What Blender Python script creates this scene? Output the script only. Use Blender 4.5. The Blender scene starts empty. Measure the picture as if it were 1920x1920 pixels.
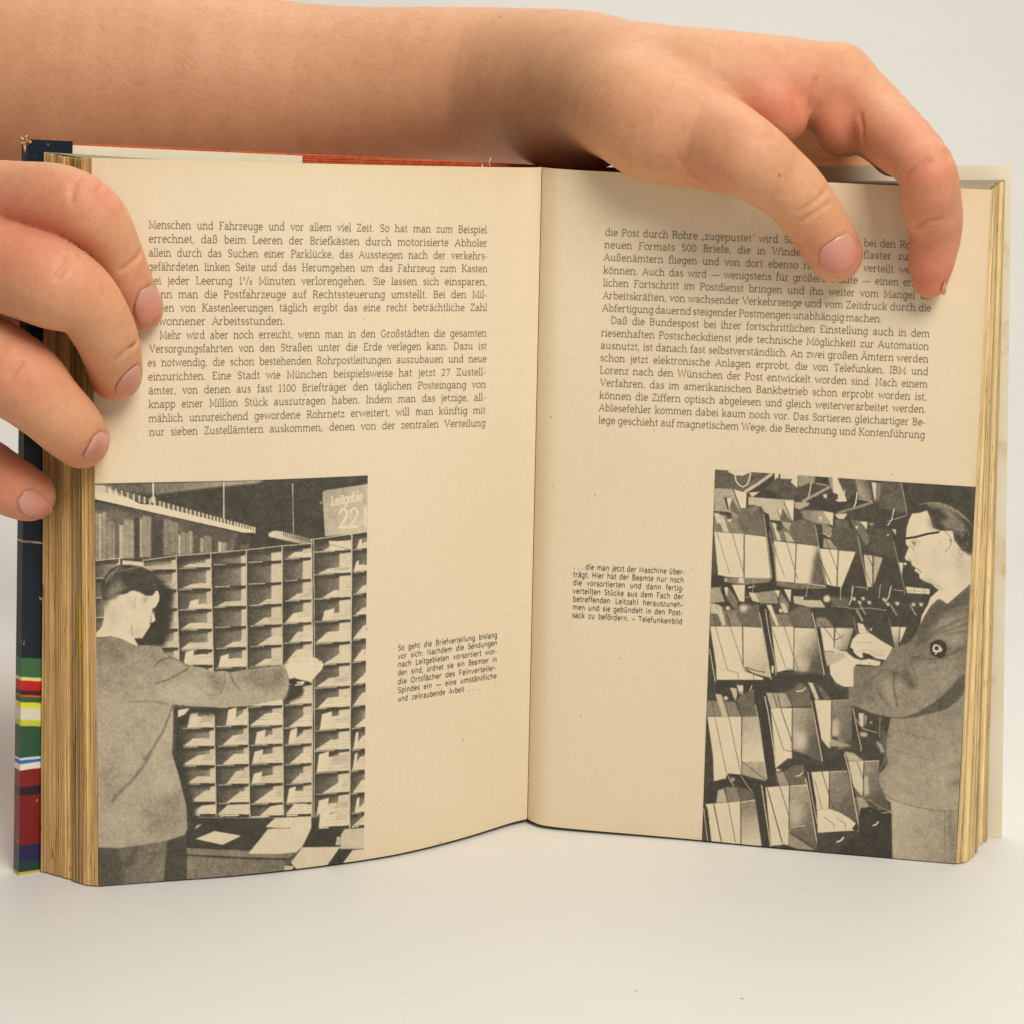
import bpy, math, random
import numpy as np
from mathutils import Matrix, Vector

random.seed(7)
rng = np.random.default_rng(11)
scene = bpy.context.scene
COL = scene.collection

# ------------------------------------------------------------------ camera
# real-world metres: table is z = 0, x to the right, y away from the camera
FPX, PITCH, ROLL = 3625.1, 0.18957, 0.03842            # focal length in px of a 1920 px frame
CAM = np.array([-0.00856, -0.57772, 0.20864])
_cp, _sp, _cr, _sr = math.cos(PITCH), math.sin(PITCH), math.cos(ROLL), math.sin(ROLL)
FWD = np.array([0, _cp, -_sp])
_r0, _u0 = np.array([1., 0, 0]), np.array([0, _sp, _cp])
RGT, UPV = _r0 * _cr + _u0 * _sr, _u0 * _cr - _r0 * _sr
cam_d = bpy.data.cameras.new("camera")
cam_d.sensor_width = 36.0
cam_d.lens = FPX / 1920.0 * 36.0
cam_d.clip_start, cam_d.clip_end = 0.01, 50.0
cam = bpy.data.objects.new("camera", cam_d)
M = Matrix.Identity(4)
for i in range(3):
    M[i][0], M[i][1], M[i][2], M[i][3] = RGT[i], UPV[i], -FWD[i], CAM[i]
cam.matrix_world = M
COL.objects.link(cam)
scene.camera = cam

# ------------------------------------------------------------------ light
world = bpy.data.worlds.new("World")
scene.world = world
world.use_nodes = True
world.node_tree.nodes["Background"].inputs[0].default_value = (1.0, 0.985, 0.96, 1)
world.node_tree.nodes["Background"].inputs[1].default_value = 0.21

def area(name, loc, target, size, power, color, size_y=None):
    d = bpy.data.lights.new(name, 'AREA')
    d.energy, d.color, d.size = power, color, size
    if size_y:
        d.shape, d.size_y = 'RECTANGLE', size_y
    o = bpy.data.objects.new(name, d)
    v = Vector(target) - Vector(loc)
    o.rotation_euler = v.to_track_quat('-Z', 'Y').to_euler()
    o.location = loc
    COL.objects.link(o)
    return o
area("softbox", (0.36, -0.76, 1.04), (0, 0, 0.08), 0.60, 13.9, (1.0, 0.981, 0.933))
area("overhead_softbox", (0.1, 0.50, 1.25), (0.05, 0.72, 0.1), 0.8, 6.2, (1.0, 0.975, 0.94))

scene.view_settings.view_transform = 'Standard'
scene.view_settings.look = 'None'
scene.view_settings.exposure = 0.0
scene.view_settings.gamma = 1.0
scene.view_settings.use_curve_mapping = False

# ------------------------------------------------------------------ helpers
def ray(x, y):
    d = FWD * FPX + RGT * (x - 960.0) - UPV * (y - 960.0)
    return d / np.linalg.norm(d)
def gnd(x, y, z=0.0):
    d = ray(x, y)
    return CAM + d * ((z - CAM[2]) / d[2])
def at(x, y, depth):
    """point of the traced photograph at a given distance (m) along the view axis"""
    d = ray(x, y)
    return CAM + d * (depth / (d @ FWD))
def near(x, y, Q):
    """point on the sight line through x, y that is nearest to Q"""
    d = ray(x, y)
    return CAM + d * max(0.0, (Q - CAM) @ d)
def proj(P):
    d = P - CAM
    z = d @ FWD
    return 960 + FPX * (d @ RGT) / z, 960 - FPX * (d @ UPV) / z

def srgb(r, g, b):
    f = lambda c: (c / 255 / 12.92) if c <= 10 else ((c / 255 + 0.055) / 1.055) ** 2.4
    return (f(r), f(g), f(b), 1.0)

def mesh_obj(name, verts, faces, mat=None, parent=None, smooth=False):
    me = bpy.data.meshes.new(name)
    verts = np.asarray(verts, dtype=np.float32).reshape(-1, 3)
    if isinstance(faces, np.ndarray):
        n, k = faces.shape
        me.vertices.add(len(verts)); me.vertices.foreach_set("co", verts.ravel())
        me.loops.add(n * k); me.loops.foreach_set("vertex_index", faces.astype(np.int32).ravel())
        me.polygons.add(n)
        me.polygons.foreach_set("loop_start", np.arange(0, n * k, k, dtype=np.int32))
        try:
            me.polygons.foreach_set("loop_total", np.full(n, k, dtype=np.int32))
        except Exception:
            pass
        me.update(calc_edges=True)
    else:
        me.from_pydata([tuple(map(float, v)) for v in verts], [], [tuple(int(i) for i in f) for f in faces])
    me.validate()
    me.polygons.foreach_set("use_smooth", np.full(len(me.polygons), bool(smooth)))
    if mat: me.materials.append(mat)
    o = bpy.data.objects.new(name, me)
    COL.objects.link(o)
    if parent: o.parent = parent
    return o

def color_attr(o, name, rgb):
    a = o.data.color_attributes.new(name, 'FLOAT_COLOR', 'POINT')
    n = len(o.data.vertices)
    buf = np.ones((n, 4), dtype=np.float32); buf[:, :3] = rgb
    a.data.foreach_set("color", buf.ravel())

def thing(name, label, cat, loc=(0, 0, 0), group=None):
    o = bpy.data.objects.new(name, None)
    o.empty_display_size = 0.02
    COL.objects.link(o)
    o['label'], o['category'] = label, cat
    if group: o['group'] = group
    return o

# node helpers
def material(name, rough=0.6, spec=0.3):
    m = bpy.data.materials.new(name); m.use_nodes = True
    nt = m.node_tree
    b = nt.nodes["Principled BSDF"]
    b.inputs["Roughness"].default_value = rough
    b.inputs["Specular IOR Level"].default_value = spec
    return m, nt, b
def N(nt, t, **kw):
    n = nt.nodes.new(t)
    for k, v in kw.items():
        if k in n.inputs: n.inputs[k].default_value = v
        else: setattr(n, k, v)
    return n
def noise(nt, scale, detail=3.0, rough=0.5, mapping=None):
    tc = N(nt, 'ShaderNodeTexCoord')
    n = N(nt, 'ShaderNodeTexNoise', Scale=scale, Detail=detail, Roughness=rough)
    if mapping:
        mp = N(nt, 'ShaderNodeMapping'); mp.inputs['Scale'].default_value = mapping
        nt.links.new(tc.outputs['Object'], mp.inputs[0]); nt.links.new(mp.outputs[0], n.inputs['Vector'])
    else:
        nt.links.new(tc.outputs['Object'], n.inputs['Vector'])
    return n.outputs['Fac']
def ramp(nt, fac, stops, interp='LINEAR'):
    r = N(nt, 'ShaderNodeValToRGB'); e = r.color_ramp.elements
    r.color_ramp.interpolation = interp
    while len(e) < len(stops): e.new(0.5)
    for i, (p, c) in enumerate(stops):
        e[i].position = p; e[i].color = c if len(c) == 4 else (*c, 1)
    nt.links.new(fac, r.inputs[0]); return r.outputs[0]
def mix(nt, fac, a, b, mode='MIX'):
    m = N(nt, 'ShaderNodeMix', data_type='RGBA', blend_type=mode)
    for sock, v in ((m.inputs[0], fac), (m.inputs[6], a), (m.inputs[7], b)):
        if hasattr(v, 'is_linked') or isinstance(v, bpy.types.NodeSocket): nt.links.new(v, sock)
        else: sock.default_value = v
    return m.outputs[2]
def bump(nt, b, h, strength, dist):
    n = N(nt, 'ShaderNodeBump', Strength=strength, Distance=dist)
    nt.links.new(h, n.inputs['Height']); nt.links.new(n.outputs[0], b.inputs['Normal'])
    return n
# ------------------------------------------------------------------ the seamless white table and sweep
def build_backdrop():
    m, nt, b = material("white_sweep", 0.5, 0.25)
    c = ramp(nt, noise(nt, 9, 4), [(0.3, (0.735, 0.708, 0.655)), (0.7, (0.765, 0.738, 0.685))])
    streak = ramp(nt, noise(nt, 60, 6, 0.7, (1, 5, 1)), [(0.30, (0.9, 0.9, 0.9)), (0.42, (1, 1, 1))])
    c = mix(nt, 0.35, c, streak, 'MULTIPLY')
    scr = ramp(nt, noise(nt, 130, 2, 0.5, (0.35, 2.2, 1)), [(0.195, (0.78, 0.74, 0.68)), (0.235, (1, 1, 1))])
    c = mix(nt, 0.8, c, scr, 'MULTIPLY')
    dust = ramp(nt, noise(nt, 420, 1, 0.4), [(0.165, (0.45, 0.42, 0.38)), (0.185, (1, 1, 1))])
    c = mix(nt, 0.7, c, dust, 'MULTIPLY')
    nt.links.new(c, b.inputs['Base Color'])
    bump(nt, b, noise(nt, 45, 5, 0.6, (1, 3, 1)), 0.10, 0.002)
    prof = [(-1.2, 0.0), (-0.2, 0.0), (0.25, 0.0), (0.45, 0.0)]
    for i in range(1, 13):
        a = i / 12 * math.pi / 2
        prof.append((0.45 + 0.45 * math.sin(a), 0.45 - 0.45 * math.cos(a)))
    prof.append((0.9, 2.4))
    V, Fq = [], []
    xs = np.linspace(-2.0, 2.0, 9)
    for (y, z) in prof:
        for x in xs: V.append((x, y, z))
    k = len(xs)
    for j in range(len(prof) - 1):
        for i in range(k - 1):
            Fq.append((j * k + i, j * k + i + 1, (j + 1) * k + i + 1, (j + 1) * k + i))
    o = mesh_obj("backdrop", V, Fq, m, None, True)
    o['kind'] = 'structure'
build_backdrop()

# ------------------------------------------------------------------ the book
H = 0.200                                          # page height
UP = np.array([-0.01764, 0.04899, 0.99864])        # the book leans back a little
book = thing("book", "old hardback book standing open with yellowed pages, printed text and two monochrome photographs", "book")

def catmull(P, n=24):
    P = np.asarray(P, float); out = []
    Q = np.vstack([2 * P[0] - P[1], P, 2 * P[-1] - P[-2]])
    for i in range(1, len(Q) - 2):
        p0, p1, p2, p3 = Q[i - 1], Q[i], Q[i + 1], Q[i + 2]
        for t in np.linspace(0, 1, n, endpoint=False):
            out.append(0.5 * ((2 * p1) + (-p0 + p2) * t + (2 * p0 - 5 * p1 + 4 * p2 - p3) * t * t + (-p0 + 3 * p1 - 3 * p2 + p3) * t ** 3))
    out.append(P[-1]); return np.array(out)

class Page:
    """ruled sheet: u = metres from the gutter along the bottom edge, v = metres up"""
    def __init__(s, pts, side):
        lift = np.linspace(0.0016, 0.0003, len(pts))
        c = catmull([gnd(x, y, z) for (x, y), z in zip(pts, lift)])
        L = np.concatenate([[0], np.cumsum(np.linalg.norm(np.diff(c, axis=0), axis=1))])
        s.c, s.L, s.W, s.side = c, L, L[-1], side
    def S(s, u, v, off=0.0):
        u = np.asarray(u, float); v = np.asarray(v, float)
        B = np.stack([np.interp(u, s.L, s.c[:, i]) for i in range(3)], -1)
        e = 4e-4
        t = np.stack([np.interp(np.clip(u + e, 0, s.W), s.L, s.c[:, i]) - np.interp(np.clip(u - e, 0, s.W), s.L, s.c[:, i]) for i in range(3)], -1)
        n = np.cross(t, UP); n /= np.linalg.norm(n, axis=-1, keepdims=True) + 1e-12
        n = np.where(n[..., 1:2] > 0, -n, n)
        return B + UP * v[..., None] + n * off
    def uv(s, x, y):
        d = ray(x, y); uu = np.linspace(0, s.W, 1500)
        B = s.S(uu, np.zeros_like(uu))
        # solve CAM + t d = B(u) + v UP  in the horizontal plane orthogonal to UP
        n = np.cross(d, UP); q = (B - CAM) @ n
        i = np.where(np.sign(q[:-1]) != np.sign(q[1:]))[0]
        if len(i) == 0: i = [np.argmin(abs(q[:-1]))]
        i = i[0]; f = q[i] / (q[i] - q[i + 1] + 1e-15); u = uu[i] + f * (uu[i + 1] - uu[i])
        b = s.S(u, np.array(0.0))
        A = np.stack([d, -UP], 1); sol = np.linalg.lstsq(A, b - CAM, rcond=None)[0]
        return float(u), float(sol[1])

LP = Page([(988, 1535), (980, 1537), (950, 1545), (880, 1567), (790, 1591), (700, 1609), (560, 1628), (440, 1641), (310, 1651), (185, 1661)], -1)
RP = Page([(990, 1535), (998, 1540), (1018, 1547), (1055, 1552), (1120, 1558), (1215, 1566), (1315, 1575), (1450, 1588), (1590, 1601), (1791, 1619)], 1)

def mat_paper():
    m, nt, b = material("aged_paper", 0.75, 0.15)
    c = ramp(nt, noise(nt, 14, 4), [(0.3, srgb(227, 207, 175)), (0.7, srgb(231, 213, 183))])
    fine = ramp(nt, noise(nt, 900, 3, 0.6), [(0.25, (0.90, 0.88, 0.84)), (0.6, (1, 1, 1))])
    c = mix(nt, 0.45, c, fine, 'MULTIPLY')
    fib = ramp(nt, noise(nt, 700, 2, 0.5, (1.3, 1, 0.7)), [(0.21, srgb(150, 110, 60)), (0.245, (1, 1, 1))])
    c = mix(nt, 0.7, c, fib, 'MULTIPLY')
    va = N(nt, 'ShaderNodeVertexColor', layer_name='Col').outputs[0]
    c = mix(nt, 1.0, c, va, 'MULTIPLY')
    nt.links.new(c, b.inputs['Base Color'])
    bump(nt, b, noise(nt, 700, 3), 0.12, 0.0003)
    return m
PAPER = mat_paper()

def mat_vcol(name, rough=0.7, spec=0.15):
    m, nt, b = material(name, rough, spec)
    a = N(nt, 'ShaderNodeVertexColor', layer_name="Col")
    nt.links.new(a.outputs[0], b.inputs['Base Color'])
    return m, nt, b

def grid_faces(nu, nv):
    i, j = np.meshgrid(np.arange(nu - 1), np.arange(nv - 1), indexing='ij')
    a = (i * nv + j).ravel()
    return np.stack([a, a + nv, a + nv + 1, a + 1], 1)

def build_page(pg):
    nu, nv = 120, 60
    u, v = np.meshgrid(np.linspace(0, pg.W, nu), np.linspace(0, H, nv), indexing='ij')
    rag = 0.0
    P = pg.S(u, v, 0.00015)
    P = P.reshape(-1, 3)
    o = mesh_obj("page", P, grid_faces(nu, nv), PAPER, book, True)
    # age toning of the sheet along its open edges
    e = np.minimum(np.minimum(pg.W - u, H - v), v + 0.002).ravel() + 0.0012 * np.sin(u.ravel() * 310) * np.sin(v.ravel() * 170 + 1)
    t = np.exp(-np.clip(e, 0, 1) / 0.0045)[:, None] * 0.75
    color_attr(o, "Col", 1 - t * (1 - np.array([0.955, 0.90, 0.79])))
    return o
page_l, page_r = build_page(LP), build_page(RP)

# page blocks: rows of leaf edges between the open page and the cover board
def mat_edges():
    m, nt, b = mat_vcol("leaf_edges", 0.8, 0.1)
    a = [n for n in nt.nodes if n.type == 'VERTEX_COLOR'][0].outputs[0]
    c = mix(nt, 0.85, a, ramp(nt, noise(nt, 1500, 5, 0.75, (1, 1, 0.012)), [(0.30, (0.30, 0.24, 0.16)), (0.42, (0.82, 0.78, 0.70)), (0.55, (1, 1, 1)), (0.72, (1.16, 1.14, 1.08))]), 'MULTIPLY')
    slit = ramp(nt, noise(nt, 2300, 2, 0.5, (1, 1, 0.03)), [(0.26, (0.12, 0.09, 0.06)), (0.30, (1, 1, 1))])
    c = mix(nt, 0.8, c, slit, 'MULTIPLY')
    c = mix(nt, 0.5, c, ramp(nt, noise(nt, 60, 4, 0.6, (1, 1, 0.35)), [(0.3, (0.72, 0.66, 0.55)), (0.6, (1, 1, 1))]), 'MULTIPLY')
    nt.links.new(c, b.inputs['Base Color'])
    return m
EDGES = mat_edges()

def build_block(pg, fore_px, top_px, spine_back, light, dark, ncol=110, side_mark=False):
    """fore_px: traced bottom corners of the fore edge from the open page to the board; top_px the same at the top"""
    fb = catmull([gnd(x, y, 0.0004) for x, y in fore_px], 12)
    ft = []
    Lb = np.concatenate([[0], np.cumsum(np.linalg.norm(np.diff(fb, axis=0), axis=1))]); Lb /= Lb[-1]
    tb = np.array(top_px, float)
    Lt = np.concatenate([[0], np.cumsum(np.linalg.norm(np.diff(tb, axis=0), axis=1))]); Lt /= Lt[-1]
    s = np.linspace(0, 1, ncol * 3)
    B = np.stack([np.interp(s, Lb, fb[:, i]) for i in range(3)], -1)
    T = []
    for k, t in enumerate(s):
        x, y = np.interp(t, Lt, tb[:, 0]), np.interp(t, Lt, tb[:, 1])
        T.append(near(x, y, B[k] + UP * (H + 0.003 * t)))
    T = np.array(T)
    # in/out ripple of the leaf edges, direction away from the gutter
    out = B[0] - pg.c[0]; out[2] = 0; out /= np.linalg.norm(out)
    lay = np.repeat(np.cumsum(rng.normal(0, 1, ncol)), 3)
    lay = (lay - np.convolve(lay, np.ones(25) / 25, 'same'))
    jit = np.repeat(rng.normal(0, 0.00018, ncol), 3) + np.tile([0, 0.00018, 0], ncol)
    jit[:3] = 0
    nv = 40
    V, C = [], []
    tone = np.repeat(np.clip(rng.normal(0.0, 0.22, ncol) + np.repeat(rng.normal(0, 0.12, ncol // 4 + 1), 4)[:ncol], -0.6, 0.36), 3)
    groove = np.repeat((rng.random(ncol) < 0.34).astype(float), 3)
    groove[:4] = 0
    vv = np.linspace(0, 1, nv)
    for k in range(ncol * 3):
        wav = np.interp(vv, np.linspace(0, 1, 7), rng.normal(0, 0.00010, 7))
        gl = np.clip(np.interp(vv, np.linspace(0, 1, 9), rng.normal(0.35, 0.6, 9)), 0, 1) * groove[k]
        for j, v in enumerate(vv):
            p = B[k] * (1 - v) + T[k] * v + out * (jit[k] + wav[j] - 0.0010 * gl[j])
            V.append(p)
            c = np.array(light) * (1 + tone[k])
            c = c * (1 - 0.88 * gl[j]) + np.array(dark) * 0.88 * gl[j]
            C.append(c)
    if side_mark:
        for k in range(ncol * 3):
            if abs(k / (ncol * 3) - 0.27) < 0.022:
                for j in range(nv):
                    if 0.32 < vv[j] < 0.40: C[k * nv + j] = np.array(srgb(206, 178, 40)[:3])
    F = [tuple(f) for f in grid_faces(ncol * 3, nv)]
    n0 = len(V)
    # top and bottom: fan strips from the front curve to the back line
    m = 40
    uu = np.linspace(pg.W, 0, m)
    fbot = pg.S(uu, np.zeros(m), -0.0004)
    K = ncol * 3
    back_b, back_t = B[-1], T[-1]
    for q in range(m):
        f = q / (m - 1)
        V.append(fbot[q]); V.append(fbot[q] + UP * (H - 0.0003))
        bb = back_b * (1 - f) + spine_back * f
        V.append(bb); V.append((back_t) * (1 - f) + (spine_back + UP * (H - 0.005)) * f)
        gc = np.array(srgb(158, 146, 124)[:3])
        C += [gc, gc, gc, gc]
    for q in range(m - 1):
        a = n0 + 4 * q; b2 = a + 4
        F.append((a + 1, b2 + 1, b2 + 3, a + 3))        # top
        F.append((a, a + 2, b2 + 2, b2))                # bottom
        F.append((a, b2, b2 + 1, a + 1))                # front, just behind the open page
        F.append((a + 2, a + 3, b2 + 3, b2 + 2))        # back
    o = mesh_obj("page_block", V, F, EDGES, book)
    color_attr(o, "Col", np.array(C))
    return o

def top_point(x, y, depth_y, h):
    d = ray(x, y); t = (depth_y - CAM[1]) / d[1]
    P = CAM + d * t
    return P, P - UP * h
HC = 0.2065
spT_l, spB_l = top_point(905, 304, 0.040, HC)
spT_r, spB_r = top_point(1067, 313, 0.040, HC)
for p in (spB_l, spB_r): p[2] = max(p[2], 0.0004)
block_l = build_block(LP, [(184, 1661), (160, 1658), (141, 1652), (127, 1646), (96, 1638), (78, 1633)],
            [(171, 296), (150, 296), (120, 293), (85, 285)], LP.S(np.array(0.0), np.array(0.0)) + np.array([-0.016, 0.024, 0]),
            srgb(206, 168, 112)[:3], srgb(58, 40, 20)[:3], 100, True)
block_r = build_block(RP, [(1792, 1619), (1815, 1613), (1829, 1598), (1834, 1585), (1850, 1573)],
            [(1858, 355), (1866, 350), (1874, 343), (1882, 337)], RP.S(np.array(0.0), np.array(0.0)) + np.array([0.010, 0.024, 0]),
            srgb(220, 192, 142)[:3], srgb(84, 60, 32)[:3], 44)

# covers -----------------------------------------------------------
def mat_cloth():
    m, nt, b = material("red_book_cloth", 0.8, 0.2)
    c = ramp(nt, noise(nt, 700, 3), [(0.3, srgb(168, 66, 32)), (0.7, srgb(202, 94, 54))])
    nt.links.new(c, b.inputs['Base Color'])
    tc = N(nt, 'ShaderNodeTexCoord')
    w = N(nt, 'ShaderNodeTexWave', Scale=450.0, Distortion=1.0); w.bands_direction = 'Z'
    nt.links.new(tc.outputs['Object'], w.inputs['Vector'])
    bump(nt, b, w.outputs['Fac'], 0.5, 0.0004)
    return m
CLOTH = mat_cloth()
def mat_endpaper():
    m, nt, b = material("foxed_endpaper", 0.8, 0.15)
    c = ramp(nt, noise(nt, 40, 5, 0.65), [(0.35, srgb(238, 227, 202)), (0.58, srgb(234, 220, 188)), (0.74, srgb(206, 166, 102))])
    nt.links.new(c, b.inputs['Base Color']); return m
ENDP = mat_endpaper()

def slab(Bi, Ti, Bo, To, thick, ndir, nu=2, nv=2):
    """a board between inner and outer vertical edges; thickness goes along ndir"""
    V = []
    for e in (0.0, thick):
        for f in np.linspace(0, 1, nu):
            for v in np.linspace(0, 1, nv):
                V.append((Bi * (1 - f) + Bo * f) * (1 - v) + (Ti * (1 - f) + To * f) * v + ndir * e)
    g = grid_faces(nu, nv); n = nu * nv
    F = [tuple(f) for f in g] + [tuple(x + n for x in f[::-1]) for f in g]
    ring = [i * nv for i in range(nu)] + [(nu - 1) * nv + j for j in range(1, nv)] + [i * nv + nv - 1 for i in range(nu - 2, -1, -1)] + [j for j in range(nv - 2, 0, -1)]
    for a, b2 in zip(ring, ring[1:] + ring[:1]): F.append((a, a + n, b2 + n, b2))
    return V, F

def build_cover(side, spB, spT, ob_px, ot_px):
    Bo = gnd(*ob_px, 0.0003); To = near(*ot_px, Bo + UP * HC)
    nd = np.cross(Bo - spB, UP); nd /= np.linalg.norm(nd)
    if nd[1] < 0: nd = -nd                              # away from the camera
    V, F = slab(spB, spT, Bo, To, 0.0028, nd, 14, 14)
    o = mesh_obj("cover_board", V, F, CLOTH, book)
    bv = o.modifiers.new("bevel", 'BEVEL'); bv.width, bv.segments, bv.limit_method = 0.0006, 2, 'ANGLE'
    def sheet(name, f0, f1, v0, v1, mat, off, parent, nu=30, nv=40, thick=0.0003):
        i0 = [(spB * (1 - f) + Bo * f) for f in (f0, f1)]; i1 = [(spT * (1 - f) + To * f) for f in (f0, f1)]
        q = [i0[0] * (1 - v0) + i1[0] * v0, i0[0] * (1 - v1) + i1[0] * v1, i0[1] * (1 - v0) + i1[1] * v0, i0[1] * (1 - v1) + i1[1] * v1]
        V, F = slab(q[0] - nd * off, q[1] - nd * off, q[2] - nd * off, q[3] - nd * off, thick, nd, nu, nv)
        return mesh_obj(name, V, F, mat, parent)
    return o, sheet

cov_l, sheet_l = build_cover(-1, spB_l, spT_l, (33, 1638), (49, 264))
cov_r, sheet_r = build_cover(1, spB_r, spT_r, (1878, 1569), (1896, 313))
sheet_l("pastedown", 0.435, 0.942, 0.004, 0.997, ENDP, 0.00045, cov_l)
sheet_r("pastedown", 0.14, 1.0005, -0.001, 1.002, ENDP, 0.00045, cov_r, 30, 40, 0.0037)
# jacket flap folded round the outer edge of the board, with its printed colour bands
def build_flap():
    rows = [(990, (19, 31, 43)), (998, (19, 31, 43)), (999, (190, 176, 150)), (1001, (190, 176, 150)), (1002, (19, 31, 43)), (1219, (19, 31, 43)), (1220, (60, 104, 62)), (1256, (60, 104, 62)), (1257, (226, 222, 130)), (1262, (226, 222, 130)),
            (1263, (196, 28, 22)), (1281, (186, 26, 22)), (1282, (66, 26, 22)), (1290, (66, 26, 22)), (1291, (214, 96, 30)), (1293, (214, 96, 30)),
            (1294, (54, 92, 52)), (1304, (54, 92, 52)), (1305, (222, 218, 60)), (1315, (222, 218, 60)), (1316, (226, 214, 190)), (1337, (226, 214, 190)),
            (1338, (206, 206, 60)), (1349, (196, 200, 60)), (1350, (44, 84, 56)), (1408, (44, 84, 56)), (1409, (226, 226, 220)), (1412, (226, 226, 220)),
            (1413, (30, 110, 176)), (1419, (30, 110, 176)), (1420, (236, 226, 206)), (1431, (236, 226, 206)), (1432, (132, 24, 20)), (1464, (132, 24, 20)),
            (1465, (36, 24, 26)), (1481, (36, 24, 26)), (1482, (128, 22, 18)), (1577, (120, 20, 18)), (1578, (40, 28, 74)), (1610, (40, 28, 74)),
            (1611, (30, 60, 50)), (1630, (30, 60, 50)), (1631, (200, 180, 70)), (1640, (200, 180, 70))]
    ys = np.array([r[0] for r in rows], float)
    cs = np.array([srgb(*r[1])[:3] for r in rows])
    m, nt, b = mat_vcol("printed_jacket", 0.35, 0.4)
    a = [n for n in nt.nodes if n.type == 'VERTEX_COLOR'][0].outputs[0]
    wear = ramp(nt, noise(nt, 330, 4, 0.7, (1, 1, 0.6)), [(0.675, (0, 0, 0)), (0.70, (1, 1, 1))])
    c = mix(nt, wear, a, srgb(205, 196, 180))
    nt.links.new(c, b.inputs['Base Color'])
    nu, nv = 8, 700
    o = sheet_l("jacket_flap", 0.945, 1.0005, -0.002, 1.002, m, 0.0011, cov_l, nu, nv, 0.0040)
    n = len(o.data.vertices); col = np.zeros((n, 3))
    for i in range(n):
        k = i % (nu * nv); f = (k // nv) / (nu - 1); v = (k % nv) / (nv - 1)
        y = 1636 - v * (1636 - 264)
        y += (f - 0.5) * 10 * (1 if y < 1360 else 0.2)          # the bands slope a little
        col[i] = [np.interp(y, ys, cs[:, c]) for c in range(3)]
    color_attr(o, "Col", col)
    # top turn-in of the jacket: short navy corner piece
    q = sheet_l("jacket_turn_in", 0.915, 0.947, 0.971, 1.002, m, 0.0012, cov_l, 3, 3, 0.0046)
    color_attr(q, "Col", np.tile(srgb(19, 31, 43)[:3], (len(q.data.vertices), 1)))
build_flap()

def build_spine():
    n = 16; V = []
    for e in (0.0, 0.0016):
        for i in range(n):
            t = i / (n - 1)
            b = spB_l * (1 - t) + spB_r * t; tp = spT_l * (1 - t) + spT_r * t
            back = np.array([0, 0.006 * math.sin(math.pi * t) + e + 0.0012, 0])
            V += [b + back + UP * 0.0005, tp + back]
    F = []
    for i in range(n - 1):
        a = 2 * i; F.append((a, a + 2, a + 3, a + 1)); c = a + 2 * n; F.append((c, c + 1, c + 3, c + 2))
        F.append((a + 1, a + 3, c + 3, c + 1)); F.append((a, c, c + 2, a + 2))
    F += [(0, 1, 2 * n + 1, 2 * n), (2 * n - 2, 4 * n - 2, 4 * n - 1, 2 * n - 1)]
    return mesh_obj("spine", V, F, CLOTH, book, True)
build_spine()

def tube(path, rad, seg=8):
    path = np.asarray(path, float); V, F = [], []
    rad = np.broadcast_to(rad, (len(path),))
    for i, p in enumerate(path):
        t = path[min(i + 1, len(path) - 1)] - path[max(i - 1, 0)]; t /= np.linalg.norm(t) + 1e-12
        a = np.cross(t, [0.3, 0.1, 1.0]); a /= np.linalg.norm(a) + 1e-12; b = np.cross(t, a)
        for k in range(seg):
            w = 2 * math.pi * k / seg
            V.append(p + (a * math.cos(w) + b * math.sin(w)) * rad[i])
    for i in range(len(path) - 1):
        for k in range(seg):
            F.append((i * seg + k, i * seg + (k + 1) % seg, (i + 1) * seg + (k + 1) % seg, (i + 1) * seg + k))
    F.append(tuple(range(seg))[::-1]); F.append(tuple((len(path) - 1) * seg + k for k in range(seg)))
    return V, F

def build_headband():
    m, nt, b = material("woven_headband", 0.9, 0.1)
    c = ramp(nt, noise(nt, 1500, 2, 0.5), [(0.4, srgb(40, 34, 18)), (0.6, srgb(120, 96, 58))])
    nt.links.new(c, b.inputs['Base Color'])
    a = at(916, 317, (spT_l - CAM) @ FWD - 0.008); c2 = at(1050, 326, (spT_r - CAM) @ FWD - 0.008)
    pts = [a * (1 - t) + c2 * t for t in np.linspace(0, 1, 60)]
    rad = 0.0009 + 0.00025 * np.sin(np.arange(60) * 2.4)
    V, F = tube(pts, rad, 8)
    mesh_obj("headband", V, F, m, book, True)
    # loose thread standing up at the hinge
    p = at(916, 318, (spT_l - CAM) @ FWD - 0.003)
    V, F = tube([p, p + np.array([0.0004, 0, 0.0012]), p + np.array([0.0001, 0, 0.0024]), p + np.array([0.0006, 0, 0.0036])], 0.00022, 6)
    mesh_obj("loose_thread", V, F, ENDP, book, True)
    # frayed corner of the jacket
    q = at(50, 268, (near(48, 264, gnd(31, 1638) + UP * HC) - CAM) @ FWD - 0.0015)
    VV, FF = [], []
    for k in range(9):
        s = q + rng.normal(0, 0.0005, 3)
        e = s + np.array([rng.normal(-0.0008, 0.0012), rng.normal(0, 0.0008), rng.normal(0.0002, 0.0012)])
        V, F = tube([s, (s + e) / 2 + rng.normal(0, 0.0004, 3), e], [0.00045, 0.00035, 0.0001], 6)
        o = len(VV); VV += V; FF += [tuple(i + o for i in f) for f in F]
    mf, nf, bf = material("frayed_board", 0.9, 0.1); bf.inputs["Base Color"].default_value = srgb(206, 170, 116)
    mesh_obj("frayed_corner", VV, FF, mf, cov_l, True)
build_headband()
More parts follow.
